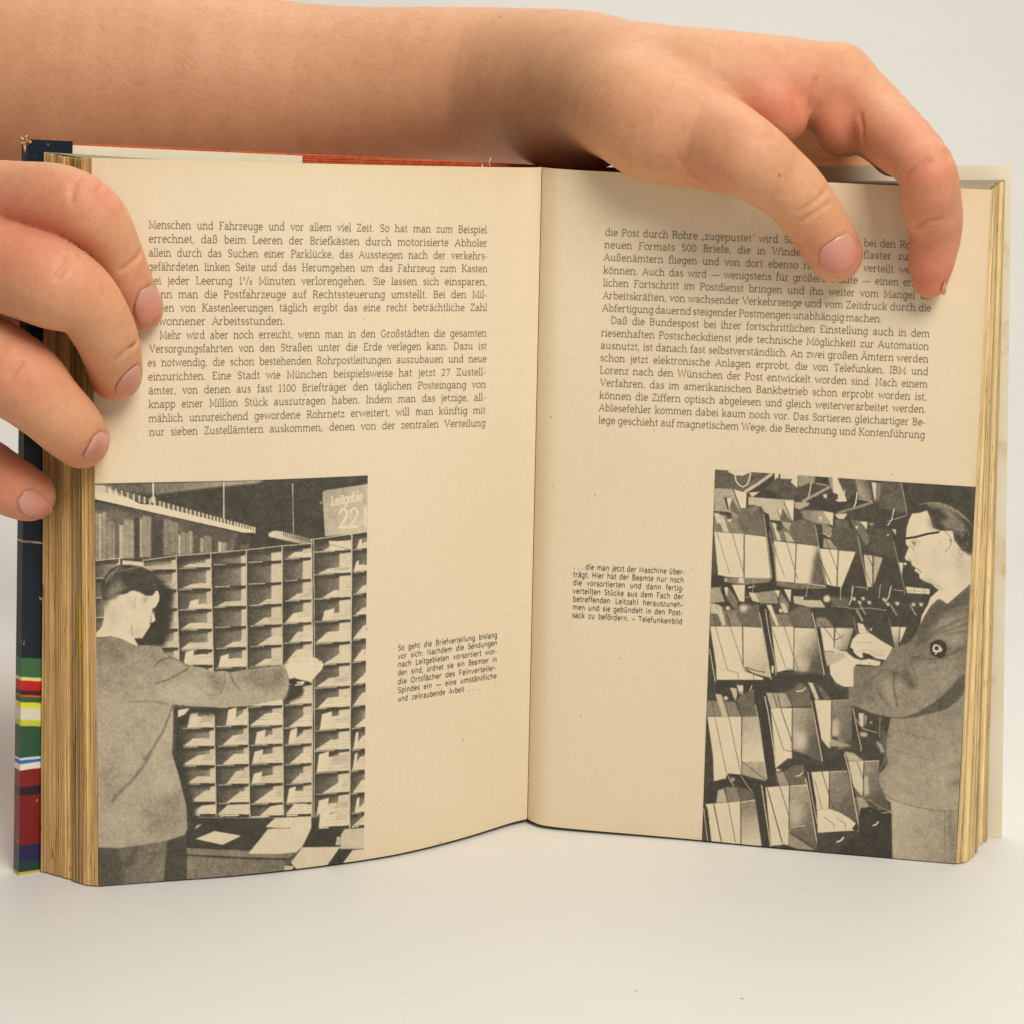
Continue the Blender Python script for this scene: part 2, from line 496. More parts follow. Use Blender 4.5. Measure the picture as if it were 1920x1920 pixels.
# ------------------------------------------------------------------ lettering: a pen-stroke book face, drawn here
def arc(cx, cy, rx, ry, a0, a1, n=9):
    return [(cx + rx * math.cos(math.radians(a0 + (a1 - a0) * i / n)), cy + ry * math.sin(math.radians(a0 + (a1 - a0) * i / n))) for i in range(n + 1)]
def st(*p): return ('l', list(p))
def sf(x, y, h=2.3): return ('s', [(x - h, y), (x + h, y)])
def sl(x, y, h=2.1): return ('s', [(x - h, y), (x, y)])
def sr(x, y, h=2.0): return ('s', [(x, y), (x + h, y)])
def dot(x, y): return ('d', [(x, y)])
XH, AS, CP, DS = 10.0, 15.2, 14.2, -4.6
def G():
    g = {}
    bowlL = lambda cx, w=4.0: ('l', arc(cx, 5, w, 5, 0, 360, 20))
    arch = lambda x0, x1: ('l', [(x0, 6.5)] + arc((x0 + x1) / 2, 6.2, (x1 - x0) / 2, 3.8, 170, 0) + [(x1, 0.4)])
    g['a'] = (10.6, [('l', [(1.8, 8.2)] + arc(4.8, 7.3, 3.2, 2.7, 155, 0) + [(8, 1.6), (9, 0.4), (10.2, 0.5)]), ('l', [(8, 5.6), (4.6, 5.4)] + arc(4.2, 2.7, 3.0, 2.6, 90, 270) + [(6.2, 0.4), (8, 2.2)])])
    g['b'] = (11.4, [st((2.4, AS), (2.4, 0.3)), ('l', arc(6.2, 5, 4, 5, 165, -165, 16)), sl(2.4, AS)])
    g['c'] = (9.4, [('l', arc(5.2, 5, 4, 5, 48, 320, 14)), ])
    g['d'] = (11.6, [st((9, AS), (9, 0.3)), ('l', arc(5.2, 5, 4, 5, 15, 345, 16)), sl(9, AS), sr(9, 0.3)])
    g['e'] = (10, [('l', [(1.3, 5.3), (8.9, 5.3)] + arc(5.1, 5, 3.9, 5, 4, 318, 16))])
    g['f'] = (6.6, [('l', [(2.9, 0.3), (2.9, 11.5)] + arc(5.3, 12.3, 2.4, 2.9, 170, 50, 6)), ('s', [(0.6, XH - 0.2), (5.8, XH - 0.2)]), ('b', [(0.6, XH - 0.2), (5.8, XH - 0.2)]), sf(2.9, 0.3)])
    g['g'] = (11, [('l', arc(5.1, 5, 4, 5, 15, 345, 16)), ('l', [(8.9, 9.6), (8.9, -1.2)] + arc(5.4, -1.4, 3.5, 3.4, 0, -150, 8)), sr(8.9, 9.6)])
    g['h'] = (12.2, [st((2.4, AS), (2.4, 0.3)), arch(2.4, 9.6), sl(2.4, AS), sf(2.4, 0.3), sf(9.6, 0.3)])
    g['i'] = (5.2, [st((2.7, 9.8), (2.7, 0.3)), dot(2.6, 13.4), sl(2.7, 9.6), sf(2.7, 0.3)])
    g['j'] = (5.2, [('l', [(3.2, 9.8), (3.2, -1.6)] + arc(0.8, -1.8, 2.4, 2.8, 0, -90, 5)), dot(3.1, 13.4), sl(3.2, 9.6)])
    g['k'] = (11, [st((2.4, AS), (2.4, 0.3)), st((8.8, 9.7), (2.6, 4.2)), st((4.6, 6.0), (9.4, 0.3)), sl(2.4, AS), sf(2.4, 0.3), sf(9.2, 0.3, 1.5), sf(8.6, 9.7, 1.5)])
    g['l'] = (5.2, [st((2.6, AS), (2.6, 0.3)), sl(2.6, AS), sf(2.6, 0.3)])
    g['m'] = (17.8, [st((2.4, 9.8), (2.4, 0.3)), arch(2.4, 8.9), arch(8.9, 15.4), sl(2.4, 9.6), sf(2.4, 0.3, 1.6), sf(8.9, 0.3, 1.6), sf(15.4, 0.3, 1.6)])
    g['n'] = (12.2, [st((2.4, 9.8), (2.4, 0.3)), arch(2.4, 9.6), sl(2.4, 9.6), sf(2.4, 0.3), sf(9.6, 0.3)])
    g['o'] = (10.8, [('l', arc(5.4, 5, 4.2, 5, 0, 360, 20))])
    g['p'] = (11.4, [st((2.4, 9.8), (2.4, DS)), ('l', arc(6.2, 5, 4, 5, 165, -165, 16)), sl(2.4, 9.6), sf(2.4, DS)])
    g['q'] = (11.4, [st((9, 9.8), (9, DS)), ('l', arc(5.2, 5, 4, 5, 15, 345, 16)), sf(9, DS)])
    g['r'] = (8.2, [st((2.4, 9.8), (2.4, 0.3)), ('l', [(2.4, 6.4)] + arc(5.8, 6.2, 3.2, 3.7, 165, 62, 6)), sl(2.4, 9.6), sf(2.4, 0.3)])
    g['s'] = (8.6, [('l', [(7.2, 8.2)] + arc(4.4, 7.5, 2.8, 2.4, 40, 250, 9) + arc(4.3, 2.7, 3.1, 2.5, 75, -150, 10))])
    g['t'] = (6.8, [('l', [(2.9, 13.2), (2.9, 2.6)] + arc(5.0, 2.5, 2.1, 2.2, 180, 300, 6)), ('b', [(0.7, XH - 0.3), (5.8, XH - 0.3)])])
    g['u'] = (12.2, [('l', [(2.6, 9.8), (2.6, 3.8)] + arc(6, 3.8, 3.4, 3.6, 180, 360, 8)), st((9.4, 9.8), (9.4, 0.3)), sl(2.6, 9.6), sl(9.4, 9.6), sr(9.4, 0.3)])
    g['v'] = (10.4, [st((1.5, 9.7), (5.2, 0.2), (8.9, 9.7)), sf(1.5, 9.7, 1.5), sf(8.9, 9.7, 1.5)])
    g['w'] = (15.2, [st((1.4, 9.7), (4.5, 0.2), (7.6, 9.5), (10.7, 0.2), (13.8, 9.7)), sf(1.4, 9.7, 1.5), sf(13.8, 9.7, 1.5)])
    g['x'] = (10.2, [st((1.6, 9.7), (8.6, 0.3)), st((8.6, 9.7), (1.6, 0.3))])
    g['y'] = (10.4, [st((1.5, 9.7), (5.2, 0.4)), st((8.9, 9.7), (4.2, -3.6), (2.4, -4.4)), sf(1.5, 9.7, 1.5), sf(8.9, 9.7, 1.5)])
    g['z'] = (9.2, [st((1.4, 9.5), (7.8, 9.5), (1.4, 0.5), (8.0, 0.5)), ('s', [(1.4, 9.5), (1.4, 7.8)]), ('s', [(8, 0.5), (8, 2.2)])])
    g['ß'] = (11.6, [('l', [(2.6, 0.3), (2.6, 11)] + arc(5.6, 11.4, 3.0, 3.6, 180, -60, 10) + [(5.6, 7.9)] + arc(6.4, 4.1, 3.2, 3.8, 80, -140, 10)), sl(2.6, 0.3)])
    for c, b in (('ä', 'a'), ('ö', 'o'), ('ü', 'u')):
        w, s_ = g[b]; g[c] = (w, s_ + [dot(w / 2 - 2.2, 13.2), dot(w / 2 + 1.8, 13.2)])
    C = CP
    g['A'] = (14, [st((1.6, 0.3), (7, C), (12.4, 0.3)), ('b', [(3.6, 5), (10.4, 5)]), sf(1.6, 0.3, 1.6), sf(12.4, 0.3, 1.6)])
    g['Ä'] = (14, g['A'][1] + [dot(5, 16.6), dot(9, 16.6)])
    g['B'] = (12.4, [st((2.8, C), (2.8, 0.3)), ('l', [(1.2, C - .2), (6.4, C - .2)] + arc(6.6, 10.9, 3.2, 3.1, 90, -90, 7) + [(2.8, 7.7)]), ('l', [(6.4, 7.7)] + arc(7, 4.0, 3.8, 3.7, 90, -90, 7) + [(1.2, 0.3)])])
    g['C'] = (12.8, [('l', arc(6.9, 7.1, 5.4, 7, 42, 318, 16)), ('s', [(11, 12), (11.2, 9.6)])])
    g['D'] = (14, [st((2.8, C), (2.8, 0.3)), ('l', [(1.2, C - .2), (5.6, C - .2)] + arc(6, 7.1, 6.2, 6.9, 90, -90, 12) + [(1.2, 0.3)])])
    g['E'] = (12, [st((2.8, C), (2.8, 0.3)), ('b', [(1.2, C - .2), (10, C - .2)]), ('b', [(2.8, 7.4), (8, 7.4)]), ('b', [(1.2, 0.3), (10.4, 0.3)]), ('s', [(10, C), (10, C - 2.6)]), ('s', [(10.4, 0.3), (10.4, 3)])])
    g['F'] = (11.2, [st((2.8, C), (2.8, 0.3)), ('b', [(1.2, C - .2), (10, C - .2)]), ('b', [(2.8, 7.4), (8, 7.4)]), ('s', [(10, C), (10, C - 2.6)]), sf(2.8, 0.3)])
    g['G'] = (14, [('l', arc(7, 7.1, 5.5, 7, 45, 330, 16) + [(11.8, 6.2)]), ('b', [(8, 6.2), (12.6, 6.2)])])
    g['H'] = (14.6, [st((2.8, C), (2.8, 0.3)), st((11.8, C), (11.8, 0.3)), ('b', [(2.8, 7.4), (11.8, 7.4)]), sf(2.8, C), sf(2.8, 0.3), sf(11.8, C), sf(11.8, 0.3)])
    g['I'] = (5.8, [st((2.9, C), (2.9, 0.3)), sf(2.9, C), sf(2.9, 0.3)])
    g['K'] = (13.4, [st((2.8, C), (2.8, 0.3)), st((11, C), (3, 6)), st((5.6, 8), (12, 0.3)), sf(2.8, C), sf(2.8, 0.3), sf(11, C, 1.5), sf(11.8, 0.3, 1.5)])
    g['L'] = (11.2, [st((2.8, C), (2.8, 0.3)), ('b', [(1.2, 0.3), (10, 0.3)]), sf(2.8, C), ('s', [(10, 0.3), (10, 3)])])
    g['M'] = (17, [st((2.6, 0.3), (2.9, C), (8.5, 2.2), (14.1, C), (14.4, 0.3)), sf(2.6, 0.3), sf(14.4, 0.3), sl(2.9, C), sr(14.1, C)])
    g['N'] = (14.6, [st((2.8, 0.3), (2.8, C), (11.8, 0.5), (11.8, C)), sf(2.8, 0.3), sf(11.8, C), sl(2.8, C)])
    g['O'] = (14.4, [('l', arc(7.2, 7.1, 5.8, 7, 0, 360, 24))])
    g['P'] = (11.8, [st((2.8, C), (2.8, 0.3)), ('l', [(1.2, C - .2), (6.4, C - .2)] + arc(6.8, 10.4, 3.8, 3.6, 90, -90, 8) + [(2.8, 6.8)]), sf(2.8, 0.3)])
    g['R'] = (13, [st((2.8, C), (2.8, 0.3)), ('l', [(1.2, C - .2), (6.4, C - .2)] + arc(6.8, 10.6, 3.6, 3.4, 90, -90, 8) + [(2.8, 7.2)]), st((6.8, 7.2), (11.4, 0.3)), sf(2.8, 0.3), sr(11.2, 0.3)])
    g['S'] = (11, [('l', [(9.2, 12)] + arc(5.6, 10.6, 3.7, 3.5, 35, 250, 9) + arc(5.4, 3.8, 4.1, 3.6, 75, -152, 10)), ('s', [(9.3, 13), (9.3, 10.6)])])
    g['T'] = (12.6, [st((6.3, C), (6.3, 0.3)), ('b', [(1, C - .2), (11.6, C - .2)]), sf(6.3, 0.3), ('s', [(1, C), (1, C - 2.6)]), ('s', [(11.6, C), (11.6, C - 2.6)])])
    g['V'] = (13.4, [st((1.6, C), (6.7, 0.2), (11.8, C)), sf(1.6, C, 1.6), sf(11.8, C, 1.6)])
    g['W'] = (19.4, [st((1.6, C), (5.6, 0.2), (9.7, C - .4), (13.8, 0.2), (17.8, C)), sf(1.6, C, 1.6), sf(17.8, C, 1.6)])
    g['Z'] = (12, [st((1.6, C - .2), (10.2, C - .2), (1.4, 0.4), (10.6, 0.4)), ('s', [(1.6, C), (1.6, C - 2.4)]), ('s', [(10.6, 0.3), (10.6, 2.8)])])
    g['0'] = (10.4, [('l', arc(5.2, 6.8, 3.9, 6.7, 0, 360, 22))])
    g['1'] = (8.4, [st((1.8, 11.4), (4.4, 13.6), (4.4, 0.3)), sf(4.4, 0.3)])
    g['2'] = (10.4, [('l', arc(5, 9.8, 3.5, 3.9, 165, -30, 9) + [(1.5, 0.4), (9, 0.4)])])
    g['5'] = (10.4, [('l', [(8.4, 13.4), (2.8, 13.4), (2.2, 7.6)] + arc(4.7, 4.5, 3.8, 4.1, 110, -150, 10))])
    g['7'] = (10.4, [st((1.4, 13.3), (8.8, 13.3), (4, 0.2))])
    g['.'] = (4.6, [dot(2.3, 0.8)])
    g[','] = (4.6, [st((2.5, 1.0), (1.5, -2.4)), dot(2.3, 0.8)])
    g[':'] = (4.6, [dot(2.3, 0.8), dot(2.3, 8.6)])
    g['-'] = (6.4, [('b', [(1.0, 4.6), (5.4, 4.6)])])
    g['–'] = (9.5, [('b', [(0.6, 4.8), (8.9, 4.8)])])
    g['—'] = (19, [('b', [(0.6, 4.8), (18.4, 4.8)])])
    g['„'] = (7.4, [st((2.6, 1), (1.7, -2.2)), st((5.6, 1), (4.7, -2.2))])
    g['“'] = (7.4, [st((1.7, 11.4), (2.6, 14.4)), st((4.7, 11.4), (5.6, 14.4))])
    g['\''] = (4, [st((2, 11.6), (2, 14))])
    g['¹'] = (6, [st((1.2, 12.4), (3, 13.8), (3, 7.6))])
    g['/'] = (6.4, [st((0.6, -0.6), (5.8, 14.4))])
    g['₂'] = (7, [('l', arc(3.2, 4.6, 2.2, 2.2, 165, -30, 7) + [(1, 0.3), (5.8, 0.3)])])
    g[' '] = (5.4, [])
    return g
GLY = G()

def ribbon(P, w):
    """mitred ribbon along a polyline; returns left/right point lists"""
    P = np.array(P, float)
    closed = np.allclose(P[0], P[-1]) and len(P) > 3
    if closed: P = P[:-1]
    n = len(P); L, R = [], []
    for i in range(n):
        a = P[i - 1] if (i > 0 or closed) else None
        b = P[(i + 1) % n] if (i < n - 1 or closed) else None
        d1 = (P[i] - a) / (np.linalg.norm(P[i] - a) + 1e-9) if a is not None else None
        d2 = (b - P[i]) / (np.linalg.norm(b - P[i]) + 1e-9) if b is not None else None
        if d1 is None: d1 = d2
        if d2 is None: d2 = d1
        t = d1 + d2; nl = np.linalg.norm(t)
        t = d1 if nl < 0.3 else t / nl
        nrm = np.array([-t[1], t[0]])
        m = min(1.8, 1 / max(0.4, abs(nrm @ np.array([-d1[1], d1[0]]))))
        L.append(P[i] + nrm * w * m / 2); R.append(P[i] - nrm * w * m / 2)
    if closed: L.append(L[0]); R.append(R[0])
    return L, R

def glyph_quads(ch, serif, w):
    quads = []
    adv, strokes = GLY[ch]
    for kind, P in strokes:
        if kind == 's' and not serif: continue
        if kind == 'd':
            x, y = P[0]; r = w * 0.72
            quads.append([(x - r, y - r * .6), (x + r, y - r * .6), (x + r, y + r * .6), (x - r, y + r * .6)])
            quads.append([(x - r * .6, y + r * .6), (x + r * .6, y + r * .6), (x + r * .5, y + r), (x - r * .5, y + r)])
            quads.append([(x - r * .5, y - r), (x + r * .5, y - r), (x + r * .6, y - r * .6), (x - r * .6, y - r * .6)])
            continue
        ww = w * (0.95 if kind == 's' else 0.78) if (kind in 'sb' and serif) else w
        L, R = ribbon(P, ww)
        for i in range(len(L) - 1): quads.append([tuple(R[i]), tuple(R[i + 1]), tuple(L[i + 1]), tuple(L[i])])
    return adv, quads

def ligate(s): return s
def set_line(txt, serif, w, track):
    """quads of a whole line at natural width, with the positions of its spaces"""
    x, parts, words = 0.0, [], 0
    for ch in txt:
        if ch == ' ':
            x += GLY[' '][0]; words += 1; continue
        adv, q = glyph_quads(ch, serif, w)
        parts.append((x, words, q)); x += adv + track
    return parts, x - track, words

INK, _nt, _b = material("printing_ink", 0.7, 0.15)
_b.inputs['Base Color'].default_value = srgb(78, 70, 58)
_c = ramp(_nt, noise(_nt, 1500, 2), [(0.3, srgb(88, 80, 66)), (0.7, srgb(116, 106, 88))])
_nt.links.new(_c, _b.inputs['Base Color'])
INKB, _nt, _b = material("caption_ink", 0.7, 0.15)
_b.inputs['Base Color'].default_value = srgb(70, 64, 54)

def text_block(name, parent, pg, lines, to_px, scale, serif, w, track, mat, cond=0.93):
    """lines: (text, xl, yl, xr, yr) baseline ends in pixels of an image crop; justified between them on the page surface"""
    V, F = [], []; kq = 0
    for (txt, xl, yl, xr, yr) in lines:
        u0, v0 = pg.uv(*to_px(xl, yl)); u1, v1 = pg.uv(*to_px(xr, yr))
        ts = np.linspace(0, 1, 9); tr = np.array([pg.uv(*to_px(xl + (xr - xl) * t, yl + (yr - yl) * t)) for t in ts])
        us = (0.25 * (u0 + (u1 - u0) * ts) + 0.75 * tr[:, 0]); vs = tr[:, 1]       # letter spacing stretched towards even steps in image pixels from the camera
        parts, nat, words = set_line(txt, serif, w, track)
        Wd = math.hypot(u1 - u0, v1 - v0)
        extra = 0.0
        nat_m = nat * scale * cond
        sx = scale * cond
        if words: extra = (Wd - nat_m) / words
        lo = -2.2 * scale
        if words == 0 or extra < lo or extra > 7 * scale:
            e = lo if extra < lo else 7 * scale
            if words == 0: e = 0
            sx = (Wd - e * words) / nat; extra = e
        for (x, wd, quads) in parts:
            for q in quads:
                base = len(V); kq += 1
                for (gx, gy) in q:
                    s = ((x + gx) * sx + wd * extra) / Wd
                    V.append((float(np.interp(s, ts, us)), float(np.interp(s, ts, vs)) + gy * scale, 0.00026 + 2e-6 * (kq % 7)))
                F.append((base, base + 1, base + 2, base + 3))
    V = np.array(V)
    P = pg.S(np.clip(V[:, 0], 0, pg.W), V[:, 1], 0.0) 
    Pn = pg.S(np.clip(V[:, 0], 0, pg.W), V[:, 1], 1.0) - P
    P = P + Pn * V[:, 2:3]
    return mesh_obj(name, P, np.array(F), mat, parent)

zl = lambda x, y: (270 + x / 2.909, 400 + y / 2.909)
zr = lambda x, y: (1110 + x / 2.909, 410 + y / 2.909)
zc = lambda x, y: (700 + x / 3.1475, 1040 + y / 3.1475)
TL = [("Menschen und Fahrzeuge und vor allem viel Zeit. So hat man zum Beispiel", 25, 82, 1868, 108),
      ("errechnet, daß beim Leeren der Briefkästen durch motorisierte Abholer", 25, 158, 1870, 181),
      ("allein durch das Suchen einer Parklücke, das Aussteigen nach der verkehrs-", 25, 234, 1870, 250),
      ("gefährdeten linken Seite und das Herumgehen um das Fahrzeug zum Kasten", 22, 310, 1870, 320),
      ("bei jeder Leerung 1¹/₂ Minuten verlorengehen. Sie lassen sich einsparen,", 22, 386, 1868, 391),
      ("wenn man die Postfahrzeuge auf Rechtssteuerung umstellt. Bei den Mil-", 22, 461, 1868, 461),
      ("lionen von Kastenleerungen täglich ergibt das eine recht beträchtliche Zahl", 22, 535, 1868, 531),
      ("gewonnener Arbeitsstunden.", 22, 608, 768, 606),
      ("Mehr wird aber noch erreicht, wenn man in den Großstädten die gesamten", 85, 684, 1866, 671),
      ("Versorgungsfahrten von den Straßen unter die Erde verlegen kann. Dazu ist", 30, 759, 1866, 740),
      ("es notwendig, die schon bestehenden Rohrpostleitungen auszubauen und neue", 20, 834, 1866, 810),
      ("einzurichten. Eine Stadt wie München beispielsweise hat jetzt 27 Zustell-", 22, 910, 1862, 882),
      ("ämter, von denen aus fast 1100 Briefträger den täglichen Posteingang von", 25, 986, 1862, 950),
      ("knapp einer Million Stück auszutragen haben. Indem man das jetzige, all-", 25, 1061, 1860, 1020),
      ("mählich unzureichend gewordene Rohrnetz erweitert, will man künftig mit", 25, 1138, 1860, 1090),
      ("nur sieben Zustellämtern auskommen, denen von der zentralen Verteilung", 28, 1212, 1860, 1160)]
TR = [("die Post durch Rohre „zugepustet“ wird. So kommen auch bei den Rohren", 72, 92, 1850, 167),
      ("neuen Formats 500 Briefe, die in Windeseile unter Pflaster zu den", 68, 160, 1850, 231),
      ("Außenämtern fliegen und von dort ebenso rasch weiter verteilt werden", 64, 228, 1848, 303),
      ("können. Auch das wird — wenigstens für größere Städte — einen erheb-", 62, 298, 1848, 371),
      ("lichen Fortschritt im Postdienst bringen und ihn weiter vom Mangel an", 60, 367, 1848, 440),
      ("Arbeitskräften, von wachsender Verkehrsenge und vom Zeitdruck durch die", 58, 436, 1850, 507),
      ("Abfertigung dauernd steigender Postmengen unabhängig machen.", 56, 504, 1583, 565),
      ("Daß die Bundespost bei ihrer fortschrittlichen Einstellung auch in dem", 102, 572, 1842, 646),
      ("riesenhaften Postscheckdienst jede technische Möglichkeit zur Automation", 50, 640, 1838, 715),
      ("ausnutzt, ist danach fast selbstverständlich. An zwei großen Ämtern werden", 47, 708, 1836, 784),
      ("schon jetzt elektronische Anlagen erprobt, die von Telefunken, IBM und", 44, 776, 1834, 852),
      ("Lorenz nach den Wünschen der Post entwickelt worden sind. Nach einem", 42, 843, 1830, 921),
      ("Verfahren, das im amerikanischen Bankbetrieb schon erprobt worden ist,", 44, 911, 1826, 990),
      ("können die Ziffern optisch abgelesen und gleich weiterverarbeitet werden.", 40, 980, 1824, 1058),
      ("Ablesefehler kommen dabei kaum noch vor. Das Sortieren gleichartiger Be-", 37, 1047, 1820, 1128),
      ("lege geschieht auf magnetischem Wege, die Berechnung und Kontenführung", 35, 1115, 1816, 1197)]
KL = [("So geht die Briefverteilung bislang", 143, 565, 728, 487), ("vor sich: Nachdem die Sendungen", 143, 615, 728, 533),
      ("nach Leitgebieten vorsortiert wor-", 143, 663, 726, 582), ("den sind, ordnet sie ein Beamter in", 143, 713, 726, 630),
      ("die Ortsfächer des Feinverteiler-", 143, 765, 724, 680), ("Spindes ein — eine umständliche", 143, 815, 724, 728),
      ("und zeitraubende Arbeit . . .", 143, 866, 620, 795)]
KR = [(". . . die man jetzt der Maschine über-", 1183, 83, 1838, 117), ("trägt. Hier hat der Beamte nur noch", 1180, 130, 1834, 165),
      ("die vorsortierten und dann fertig-", 1180, 178, 1834, 213), ("verteilten Stücke aus dem Fach der", 1178, 227, 1830, 262),
      ("betreffenden Leitzahl herauszuneh-", 1178, 275, 1828, 310), ("men und sie gebündelt in den Post-", 1176, 323, 1826, 358),
      ("sack zu befördern. – Telefunkenbild", 1174, 370, 1824, 410)]
text_block("text", page_l, LP, TL, zl, 1.42e-4, True, 1.24, 0.35, INK)
text_block("text", page_r, RP, TR, zr, 1.45e-4, True, 1.24, 0.35, INK)
text_block("caption", page_l, LP, KL, zc, 1.15e-4, False, 1.75, 0.9, INKB, 0.80)
text_block("caption", page_r, RP, KR, zc, 1.18e-4, False, 1.75, 0.9, INKB, 0.77)
# ------------------------------------------------------------------ the two halftone photographs printed on the pages
class Art:
    """grey-scale drawing board in traced image pixels x0..x1, y0..y1, 2 samples per unit"""
    def __init__(s, x0, y0, x1, y1, base):
        s.x0, s.y0, s.k = x0, y0, 2.0
        s.h, s.w = int((y1 - y0) * 2), int((x1 - x0) * 2)
        s.a = np.full((s.h, s.w), float(base))
        s.yy, s.xx = np.mgrid[0:s.h, 0:s.w].astype(float)
    def tile(s, ox, oy, sc):
        s.ox, s.oy, s.sc = ox, oy, sc
    def P(s, pts):
        p = np.array(pts, float)
        return np.stack([((p[:, 0] / s.sc + s.ox) - s.x0) * s.k, ((p[:, 1] / s.sc + s.oy) - s.y0) * s.k], 1)
    def box(s, p, pad):
        a, b = np.floor(p.min(0) - pad).astype(int), np.ceil(p.max(0) + pad).astype(int) + 1
        a = np.maximum(a, 0); b = np.minimum(b, [s.w, s.h])
        return a, b
    def blur(s, m, r):
        r = int(round(r))
        if r < 1: return m
        k = np.ones(2 * r + 1) / (2 * r + 1)
        for _ in range(2):
            m = np.apply_along_axis(lambda v: np.convolve(np.pad(v, r, 'edge'), k, 'valid'), 0, m)
            m = np.apply_along_axis(lambda v: np.convolve(np.pad(v, r, 'edge'), k, 'valid'), 1, m)
        return m
    def poly(s, v, pts, soft=0.0, alpha=1.0, g=None):
        """v grey, or g = (v0, (x, y), v1, (x, y)) for a tonal run"""
        p = s.P(pts); r = soft * s.k
        a, b = s.box(p, 3 * r + 2)
        if (b <= a).any(): return
        X, Y = s.xx[a[1]:b[1], a[0]:b[0]], s.yy[a[1]:b[1], a[0]:b[0]]
        m = np.zeros(X.shape)
        for dx, dy in ((.25, .25), (.75, .25), (.25, .75), (.75, .75)):
            ins = np.zeros(X.shape, bool)
            for (xa, ya), (xb, yb) in zip(p, np.roll(p, -1, 0)):
                if ya == yb: continue
                c = ((ya > Y + dy) != (yb > Y + dy)) & (X + dx < (xb - xa) * (Y + dy - ya) / (yb - ya) + xa)
                ins ^= c
            m += ins * 0.25
        if r >= 0.5: m = s.blur(m, r)
        if g is not None:
            q = s.P([g[1], g[3]]); d = q[1] - q[0]
            t = np.clip(((X - q[0, 0]) * d[0] + (Y - q[0, 1]) * d[1]) / (d @ d), 0, 1)
            v = g[0] + (g[2] - g[0]) * t
        m *= alpha
        A = s.a[a[1]:b[1], a[0]:b[0]]; A += (v - A) * m
    def line(s, v, w, pts, soft=0.35, alpha=1.0):
        """w in image pixels"""
        p = s.P(pts); r = w * s.k / 2; f = max(0.6, soft * s.k)
        a, b = s.box(p, r + 2 * f + 2)
        if (b <= a).any(): return
        X, Y = s.xx[a[1]:b[1], a[0]:b[0]], s.yy[a[1]:b[1], a[0]:b[0]]
        D = np.full(X.shape, 1e9)
        for q0, q1 in zip(p[:-1], p[1:]):
            d = q1 - q0; t = np.clip(((X - q0[0]) * d[0] + (Y - q0[1]) * d[1]) / (d @ d + 1e-9), 0, 1)
            D = np.minimum(D, np.hypot(X - q0[0] - t * d[0], Y - q0[1] - t * d[1]))
        m = np.clip((r + f / 2 - D) / f, 0, 1) * alpha
        A = s.a[a[1]:b[1], a[0]:b[0]]; A += (v - A) * m
    def disc(s, v, x, y, r, soft=0.3, alpha=1.0):
        s.poly(v, [(x + r * math.cos(t), y + r * math.sin(t)) for t in np.linspace(0, 6.283, 28)[:-1]], soft, alpha)
    def text(s, v, txt, x, y, size, w, slope=0.0, wid=1.0):
        for ch in txt:
            if ch == ' ': x += size * 5 / 10; continue
            adv, strokes = GLY[ch]
            for kind, P in strokes:
                if kind == 's': continue
                if kind == 'd': P = [P[0], (P[0][0] + .1, P[0][1])]
                s.line(v, w, [(x + gx * size / 10 * wid, y - gy * size / 10 + slope * gx * size / 10) for gx, gy in P])
            x += adv * size / 10 * wid; y += slope * adv * size / 10 * wid
    def finish(s, grain):
        n = rng.normal(0, 1, s.a.shape); n2 = s.blur(rng.normal(0, 1, s.a.shape), 1)
        mid = 1 - abs(2 * np.clip(s.a, 0, 1) - 0.9) * 0.35
        big = s.blur(rng.normal(0, 1, s.a.shape), 5) * 9 + s.blur(rng.normal(0, 1, s.a.shape), 16) * 22
        fib = s.blur(np.repeat(rng.normal(0, 1, (s.h, s.w // 4 + 1)), 4, 1)[:, :s.w], 1)
        s.a = np.clip(s.a + (n * 0.5 + n2 * 1.7 + fib * .5 + big * .42) * grain * mid, 0, 1)

